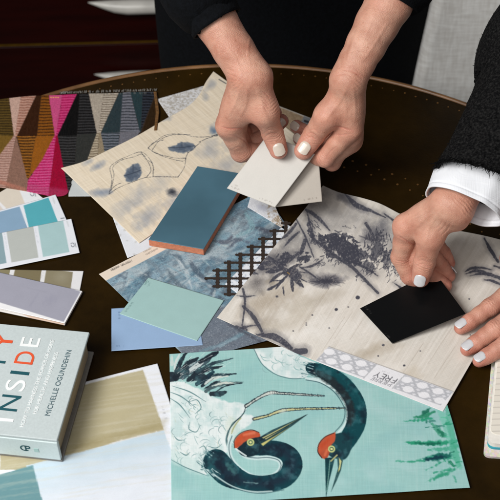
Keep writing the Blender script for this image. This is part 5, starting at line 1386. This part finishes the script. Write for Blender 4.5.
handL = dict(relief=[([(331, 128), (338, 127), (346, 129), (353, 131)], 1.9, -0.7), ([(334, 134), (341, 135), (350, 134)], 1.6, -0.4), ([(305, 135), (312, 133), (320, 139)], 1.4, -0.45), ([(303, 138.5), (311, 137), (318.5, 143)], 1.4, -0.45), ([(307, 131), (314, 129.5), (321, 135)], 1.3, -0.35), ([(348, 86), (338, 104), (324, 122)], 4, 0.5), ([(353, 88), (355, 105), (355, 120)], 3.4, 0.45), ([(344, 92), (346, 108), (346, 120)], 3, 0.35), ([(345, 70), (353, 72), (362, 78)], 1.5, -0.5), ([(334, 76), (344, 74), (352, 76)], 1.4, -0.35), ([(362, 18), (353, 42), (346, 64)], 3, 0.4), ([(388, 22), (374, 45), (362, 62)], 3, 0.4), ([(375, 12), (368, 30), (362, 44)], 2.6, 0.3), ([(338, 146), (332, 150), (327, 156)], 1.2, -0.3), ([(352, 137), (357, 138), (362, 134)], 1.4, -0.35)],
    wrist=WL, rp=(.0125,), lat=np.array([1.0, 0, 0]), dorsal=unit(np.array([.8, -.5, .35])),
    arm=[(eL, .0245, 0), (cL, .0222, 0), (P(377, 24, .195), .0204, 0), (P(366, 45, .182), .0186, 0), (P(357, 62, .170), .0168, 0), (WL, .0150, .001)],
    bumps=[(P(352, 90, .130), .0095), (P(350.5, 126, .088), .0100)],
    fingers=[dict(j=ixL, r=[.0108, .0090, .0084, .0074], pm=1.0), dict(j=mdL, r=[.0104, .0088, .0078, .0068]), dict(j=rgL, r=[.0108, .0092, .008, .0068]), dict(j=pkL, r=[.0095, .008, .007, .006])],
    thumb=dict(j=thL, r=[.0110, .0114, .0106, .0092]),
    web=[(thL[0] * .35 + thL[1] * .65, ixL[0] * .6 + WL * .4, .009, .010, .012), (thL[1], ixL[0] * .75 + WL * .25 + UL * .3, .006, .008, .012), (WL, N2, .013, .012, .012)],
    wr=[(thL[2], unit(thL[3] - thL[1]), to_cam(thL[2]), .00034, .0026, .0042, .012), (ixL[1], unit(ixL[2] - ixL[0]), to_cam(ixL[1]), .0003, .0026, .004, .012), (WL + np.array([.006, -.012, .004]), unit(WL - cL), unit(np.array([.3, -.7, .5])), .0003, .0035, .007, .018)])
HL = make_hand(handL)
# upper body under the clothes
SHR, SHL = np.array([-.13, 1.36, 1.36]), np.array([.26, 1.36, 1.36])
ELR, ELL = np.array([-.16, 1.20, 1.10]), np.array([.34, 1.24, 1.10])
G = Flesh((-.35, 1.1, .7), (.5, 1.6, 1.55), 0.012); f = G.blank()
for a, b, ra, rb in ((eR, ELR, .023, .034), (ELR, SHR, .036, .045), (eL, ELL, .025, .034), (ELL, SHL, .036, .045), (SHR, SHL, .05, .05), (np.array([.065, 1.36, 1.33]), np.array([.065, 1.36, .85]), .105, .10), (np.array([.065, 1.36, 1.36]), np.array([.065, 1.34, 1.5]), .05, .048)):
    G.cone(f, a, b, ra, rb, .03)
TRK = surface_nets(f, G.lo, G.h)
finish_body([HR, HL, TRK], pa)
body_a = pa
def nailset(parent, lst, m):
    for tip, prev, nrm, r, ln_, hf in lst: nail(parent, tip, prev, nrm, r, ln_, hf, m)
bodyA = [o for o in pa.children if o.name.startswith('body')][0]
nailset(bodyA, [(thR[3], thR[2], to_cam(thR[3]) + np.array([.06, 0, 0]), .0092, .0132, .0057), (thL[3], thL[2], to_cam(thL[3]) + np.array([-.1, 0, 0]), .0092, .0132, .0057),
              (mdR[3], mdR[2], to_cam(mdR[3]) + np.array([.2, 0, 0]), .0071, .0108, .0042), (mdL[3], mdL[2], to_cam(mdL[3]) + np.array([-.5, .45, 0]), .0069, .0112, .0042), (rgL[3], rgL[2], to_cam(rgL[3]) + np.array([-.5, .45, 0]), .0067, .0112, .0041)], polish)

def knit_mat(name, rgb, scale=700, bump=0.6):
    return mat(name, rgb, 0.95, 0.5, scale * .5, bump, scale, 0.0012, spec=0.15, sheen=0.0)
navy = knit_mat('navy_knit', (7, 9, 13), 500)
def folds(seed, amp, fr=3):
    def d(ang, t):
        return amp * (vnoise(np.cos(ang) * 1.6 + 5 + t * fr * 2, np.sin(ang) * 1.6 + seed * 7.7 + t * fr) - .5) * 2
    return d
sw = loft('sweater', [(.072, 1.345, .52), (.07, 1.335, .80), (.07, 1.335, 1.0), (.065, 1.345, 1.2), (.065, 1.355, 1.36), (.065, 1.36, 1.43), (.065, 1.36, 1.455)], [(.187, .125), (.184, .12), (.187, .125), (.205, .13), (.20, .11), (.11, .075), (.065, .06)], navy, pa, 96, folds(1, .05), thick=.003)
loft('sleeve', [cR + unit(eR - cR) * -.002, cR + unit(eR - cR) * .03, eR, ELR, (ELR + SHR) / 2, SHR], [(.0262, .0262), (.0285, .0285), (.034, .034), (.05, .05), (.058, .06), (.066, .07)], navy, sw, 72, folds(2, .035, 5), thick=.0022)
loft('sleeve', [cL + unit(eL - cL) * .004, cL + unit(eL - cL) * .03, eL, ELL, (ELL + SHL) / 2, SHL], [(.0282, .0282), (.030, .030), (.036, .036), (.05, .05), (.058, .06), (.066, .07)], navy, sw, 72, folds(3, .035, 5), thick=.0022)
loft('skirt', [(.07, 1.345, .62), (.07, 1.343, .5), (.07, 1.34, .3), (.07, 1.34, .12)], [(.168, .105), (.176, .112), (.20, .14), (.22, .155)], mat('black_wool', (10, 10, 12), .95, .4, 400, .4, 800, spec=.15), pa, 96, folds(4, .08), thick=.003)
for sx in (-.08, .08):
    m_ = MB(); m_.lathe((.065 + sx, 1.33), [(.034, .115), (.038, .25), (.045, .40)], 20); m_.build('leg', mat('dark_tights', (14, 13, 15), .9, .2, 200), pa, smooth=True)
    m_ = MB(); x_ = .065 + sx; m_.hexa([(x_ - .035, 1.16, 0), (x_ + .035, 1.16, 0), (x_ + .038, 1.38, 0), (x_ - .038, 1.38, 0)], [(x_ - .026, 1.18, .03), (x_ + .026, 1.18, .03), (x_ + .036, 1.37, .12), (x_ - .036, 1.37, .12)]); m_.build('shoe', mat('black_leather', (12, 11, 11), .4, .2, 100), pa, .012, seg=3)

# ----- person at the right ----------------------------------------------------------------
pb_ = empty('person', (0.62, 0.72, 0), 'person in a black boucle jacket with white shirt cuff reaching over the ink flower linen', 'person')
thB = chain_from_tip([(420.5, 278.5), (424.5, 262), (430.5, 238), (440, 214)], 0.0335, [.018, .028, .041], [True, True, True])
thB[0] = P(442, 212, .098)
ixB = chain_from_tip([(421, 283), (410, 276), (401.5, 257), (406.5, 227)], 0.0155, [.0135, .021, .038], [True, True, True])
WB_ = P(451, 204, .112)
UB = np.array([.006, .009, -.011])
B1 = ixB[0] + UB; B2 = ixB[0] + UB * 1.9 + np.array([0, 0, .004]); B3 = ixB[0] + UB * 2.7 + np.array([.002, 0, .010])
mdB = chain_from_tip([(445.5, 285.5), (431, 275), (416, 259)], 0.0125, [.018, .024], [True, True]); mdB = [B1] + mdB
rgB = chain_from_tip([(449, 276), (440, 265), (429, 252)], 0.0135, [.018, .023], [True, True]); rgB = [B2] + rgB
pkB = chain_from_tip([(449, 263), (443, 253), (434, 243)], 0.0170, [.015, .019], [True, True]); pkB = [B3] + pkB
hem = P(484, 182, .135); adir = unit(P(557, 35, .20) - P(486, 182, .135))
cw = P(463, 206, .111); cB = cw + adir * .03 - np.array([.004, 0, 0]); eB = P(557, 35, .20)
handB = dict(relief=[([(398, 236), (405, 240), (412, 244), (419, 245)], 1.9, -0.7), ([(397, 261), (404, 262), (411, 263)], 1.5, -0.4), ([(414, 263), (422, 260), (430, 263)], 1.4, -0.4), ([(414, 267), (422, 264), (430, 267)], 1.4, -0.4), ([(415, 259.5), (422, 257), (429, 259)], 1.2, -0.3), ([(441, 209), (430, 226), (424, 245)], 4, 0.5), ([(435, 205), (420, 214), (406, 222)], 3.6, 0.45), ([(440, 206), (424, 220), (412, 232)], 3, 0.3), ([(438, 232), (443, 228), (447, 222)], 1.4, -0.35), ([(441, 236), (447, 230), (451, 223)], 1.4, -0.35), ([(435, 229), (440, 225), (443, 219)], 1.4, -0.3)],
    wrist=WB_, rp=(.0130,), lat=unit(np.array([.9, -.3, 0])), dorsal=unit(np.array([-.7, .1, .7])),
    arm=[(eB, .027, 0), (cw + adir * .075, .0215, 0), (cB, .0180, .001), (WB_, .0150, .0040)],
    bumps=[(ixB[0] + np.array([-.001, 0, .0005]), .0102), (P(457, 219, WB_[2] - TZ - .018), .011)],
    fingers=[dict(j=ixB, r=[.0108, .0098, .0084, .0074], pm=1.0), dict(j=mdB, r=[.0104, .0084, .0075, .0064]), dict(j=rgB, r=[.0098, .0080, .0072, .0062]), dict(j=pkB, r=[.0095, .008, .007, .006])],
    thumb=dict(j=thB, r=[.0108, .0106, .0098, .0084]),
    web=[(thB[0] * .35 + thB[1] * .65, ixB[0] * .6 + WB_ * .4, .008, .010, .012), (thB[1], ixB[0] * .75 + WB_ * .25 + UB * .3, .006, .008, .012), (WB_, B2, .013, .012, .012), (WB_ + np.array([.006, -.004, -.004]), B3, .0125, .010, .010)],
    wr=[(thB[2], unit(thB[3] - thB[1]), to_cam(thB[2]), .00032, .0026, .0042, .012), (ixB[1], unit(ixB[2] - ixB[0]), to_cam(ixB[1]), .0003, .0026, .004, .012), (WB_ + np.array([.008, -.01, .004]), unit(WB_ - cB), unit(np.array([.3, -.7, .5])), .00035, .003, .008, .018)])
HB = make_hand(handB)
# the other hand, flat on the linen
def flat_finger(px, hs): return [P(*q, h) for q, h in zip(px, hs)]
fi = flat_finger([(521, 285), (490, 307.5), (470, 321.5), (460.5, 328)], [.028, .0215, .0145, .0108])
fm = flat_finger([(529, 304), (495, 329.5), (476, 343), (467, 349.5)], [.029, .0225, .0145, .0110])
fr_ = flat_finger([(536, 324), (505, 345), (488, 355.5), (479, 361)], [.027, .0220, .0150, .0118])
fp = flat_finger([(546, 343), (528, 356), (519, 361), (514, 364)], [.026, .0225, .0185, .0170])
W2 = P(583, 282, .052)
ft = [P(572, 262, .040), P(545, 252, .028), P(522, 254, .020), P(508, 258, .0145)]
e2 = P(660, 250, .10)
dB = np.array([0, 0, 1.0])
hand2 = dict(wrist=W2, rp=(.0130,), lat=unit(np.array([.2, .95, 0])), dorsal=dB,
    arm=[(e2, .024, .004), (W2 * .5 + e2 * .5, .0195, .006), (W2, .0155, .009)], bumps=[],
    fingers=[dict(j=fi, r=[.0100, .0083, .0072, .0060]), dict(j=fm, r=[.0100, .0085, .0073, .0061]), dict(j=fr_, r=[.0096, .0080, .0069, .0058]), dict(j=fp, r=[.0098, .0082, .007, .006])],
    thumb=dict(j=ft, r=[.0135, .0118, .0102, .0082]), web=[(ft[1], fi[0], .008, .009, .012), (W2, fm[0], .013, .011, .012)],
    wr=[(f_[1], unit(f_[2] - f_[0]), unit(np.array([-.1, -.2, 1])), .00034, .0024, .0045, .0115) for f_ in (fi, fm, fr_)] + [(f_[2], unit(f_[3] - f_[1]), unit(np.array([-.1, -.2, 1])), .0002, .0018, .0028, .009) for f_ in (fi, fm, fr_)])
H2 = make_hand(hand2)
SB1, SB2 = np.array([.58, 1.02, 1.22]), np.array([.62, .52, 1.22])
EB2 = np.array([.60, .52, .93]); 
G = Flesh((.1, .3, .7), (.9, 1.15, 1.45), 0.012); f = G.blank()
for a, b, ra, rb in ((eB, SB1, .028, .045), (e2, EB2, .026, .036), (EB2, SB2, .036, .045), (SB1, SB2, .05, .05), (np.array([.66, .74, 1.2]), np.array([.66, .74, .85]), .10, .10), (np.array([.62, .74, 1.22]), np.array([.60, .74, 1.36]), .05, .048)):
    G.cone(f, a, b, ra, rb, .03)
finish_body([HB, H2, surface_nets(f, G.lo, G.h)], pb_)
bodyB = [o for o in pb_.children if o.name.startswith('body')][0]
nailset(bodyB, [(thB[3], thB[2], to_cam(thB[3]) + np.array([-.02, 0, 0]), .0084, .0128, .0054), (mdB[3], mdB[2], np.array([1.0, .3, -.9]), .0066, .010, .0042),
               (rgB[3], rgB[2], np.array([1.0, .3, -.7]), .0064, .010, .0042), (fi[3], fi[2], np.array([-.1, .05, 1.]), .0060, .0122, .0047), (fm[3], fm[2], np.array([-.1, .0, 1.]), .0061, .0122, .0048), (fr_[3], fr_[2], np.array([-.1, -.05, 1.]), .0058, .0118, .0046)], polish2)

# shirt cuff
cot = linen_mat('white_cotton', (236, 238, 244), 0.02, 0.0007)
def cuff_folds(ang, t):
    return .04 * np.sin(ang * 3 + 1.0 + t * 5) * (.3 + t) + .035 * np.sin(ang * 5 - t * 9) * t + .03 * np.sin(ang * 2 + 1.0 + t * 2) + .05 * (vnoise(np.cos(ang) * 2.2 + 3, np.sin(ang) * 2.2 + 9 + t * 1.5) - .5) + .05 * np.exp(-((ang - 5.3) / .18) ** 2) + .03 * np.sin(ang * 7 + t * 4) * (1 - t) * .5 - .02 * np.exp(-((t - .10) / .018) ** 2)
cfl = unit(P(505, 224, .108) - P(427, 198, .108))
loft('shirt_cuff', [cw - adir * .001, cw + adir * .012, cw + adir * .03, cw + adir * .048, cw + adir * .062], [(.0365, .0315), (.037, .032), (.0365, .0325), (.033, .031), (.030, .029)], cot, pb_, 120, cuff_folds, thick=.0016, lat=cfl, steps=24)
# boucle jacket
bou, ntb, bb = nodes('black_boucle')
tcb = N(ntb, 'ShaderNodeTexCoord'); vb = N(ntb, 'ShaderNodeTexVoronoi'); vb.inputs['Scale'].default_value = 330; nb_ = N(ntb, 'ShaderNodeTexNoise'); nb_.inputs['Scale'].default_value = 500; nb_.inputs['Detail'].default_value = 5
ntb.links.new(tcb.outputs['Object'], vb.inputs['Vector']); ntb.links.new(tcb.outputs['Object'], nb_.inputs['Vector'])
rb_ = N(ntb, 'ShaderNodeValToRGB'); rb_.color_ramp.elements[0].position = .42; rb_.color_ramp.elements[1].position = .75; rb_.color_ramp.elements[0].color = (.002, .002, .0024, 1); rb_.color_ramp.elements[1].color = (.020, .0195, .019, 1)
ntb.links.new(nb_.outputs['Fac'], rb_.inputs[0]); ntb.links.new(rb_.outputs[0], bb.inputs['Base Color']); bb.inputs['Roughness'].default_value = .95; bb.inputs['Specular IOR Level'].default_value = .12
add_bump(ntb, bb, vb.outputs['Distance'], 1.0, .002)
def boucle(ang, t):
    a, b = np.cos(ang), np.sin(ang)
    return .05 * (fbm(a * 14 + 20, b * 14 + t * 60, 3, 3) - .5) + .05 * (vnoise(a * 1.5 + 4, b * 1.5 + t * 4) - .5)
h0 = hem - adir * .004 + cfl * .004
slv_path = [h0, h0 + adir * .04, h0 + adir * .10, eB, SB1 * .5 + eB * .5, SB1]; slv_r = [(.0485, .040), (.0475, .040), (.050, .043), (.058, .052), (.066, .06), (.07, .07)]
jk = loft('jacket', [(.66, .74, .60), (.66, .74, .85), (.66, .74, 1.1), (.645, .74, 1.24), (.63, .74, 1.31), (.625, .74, 1.33)], [(.15, .19), (.145, .185), (.15, .20), (.12, .20), (.08, .11), (.06, .065)], bou, pb_, 96, boucle, thick=.003)
V, F = loft(None, slv_path, slv_r, None, None, 200, boucle, lat=cfl, steps=36)
slv = link('sleeve', mesh_np('sleeve', V, F), bou, jk, True); k_ = slv.modifiers.new('thickness', 'SOLIDIFY'); k_.thickness = .003; k_.offset = -1
loft('sleeve', [e2 + unit(e2 - W2) * .02, e2 + unit(e2 - W2) * .06, EB2, SB2], [(.036, .036), (.042, .042), (.056, .056), (.07, .07)], bou, jk, 96, boucle, thick=.003, steps=16)
# frayed hem and loose loops of yarn
fz = MB()
rf = random.Random(4)
def yarn(p, d, l_, w_):
    b_ = unit(np.cross(d, np.array([rf.uniform(-1, 1), rf.uniform(-1, 1), rf.uniform(-1, 1)]))); q = [p]
    for k in range(3):
        d = unit(d + np.array([rf.gauss(0, .45), rf.gauss(0, .45), rf.gauss(0, .45)])); q.append(q[-1] + d * l_ / 3)
    c_ = unit(np.cross(b_, d)); V = []
    for i, x in enumerate(q):
        ww = w_ * (1 - .25 * i)
        V += [x + b_ * ww, x - b_ * ww * .5 + c_ * ww, x - b_ * ww * .5 - c_ * ww]
    F = []
    for i in range(3):
        for k in range(3): F.append((i * 3 + k, i * 3 + (k + 1) % 3, i * 3 + 3 + (k + 1) % 3, i * 3 + 3 + k))
    fz.add(V, F)
for k in range(620):
    p = V[rf.randrange(0, 200) + 200 * rf.choice([0, 0, 1, 2])]
    if unit(p - h0) @ to_cam(h0) < -.15: continue
    yarn(p, unit(-adir + .5 * unit(p - h0)), rf.uniform(.003, .0085), rf.uniform(.00025, .0006))
nrow = len(V) // 200
for k in range(5200):
    r_ = rf.randrange(0, min(nrow, 115)); p = V[r_ * 200 + rf.randrange(200)]; c_ = V[r_ * 200:(r_ + 1) * 200].mean(0)
    yarn(p - unit(p - c_) * .0006, unit(unit(p - c_) + .7 * np.array([rf.gauss(0, 1), rf.gauss(0, 1), rf.gauss(0, 1)])), rf.uniform(.0014, .0030), rf.uniform(.0002, .00045))
fz.build('yarn_fringe', mat('black_yarn', (11, 11, 12), .95, .8, 900, spec=.1), slv)
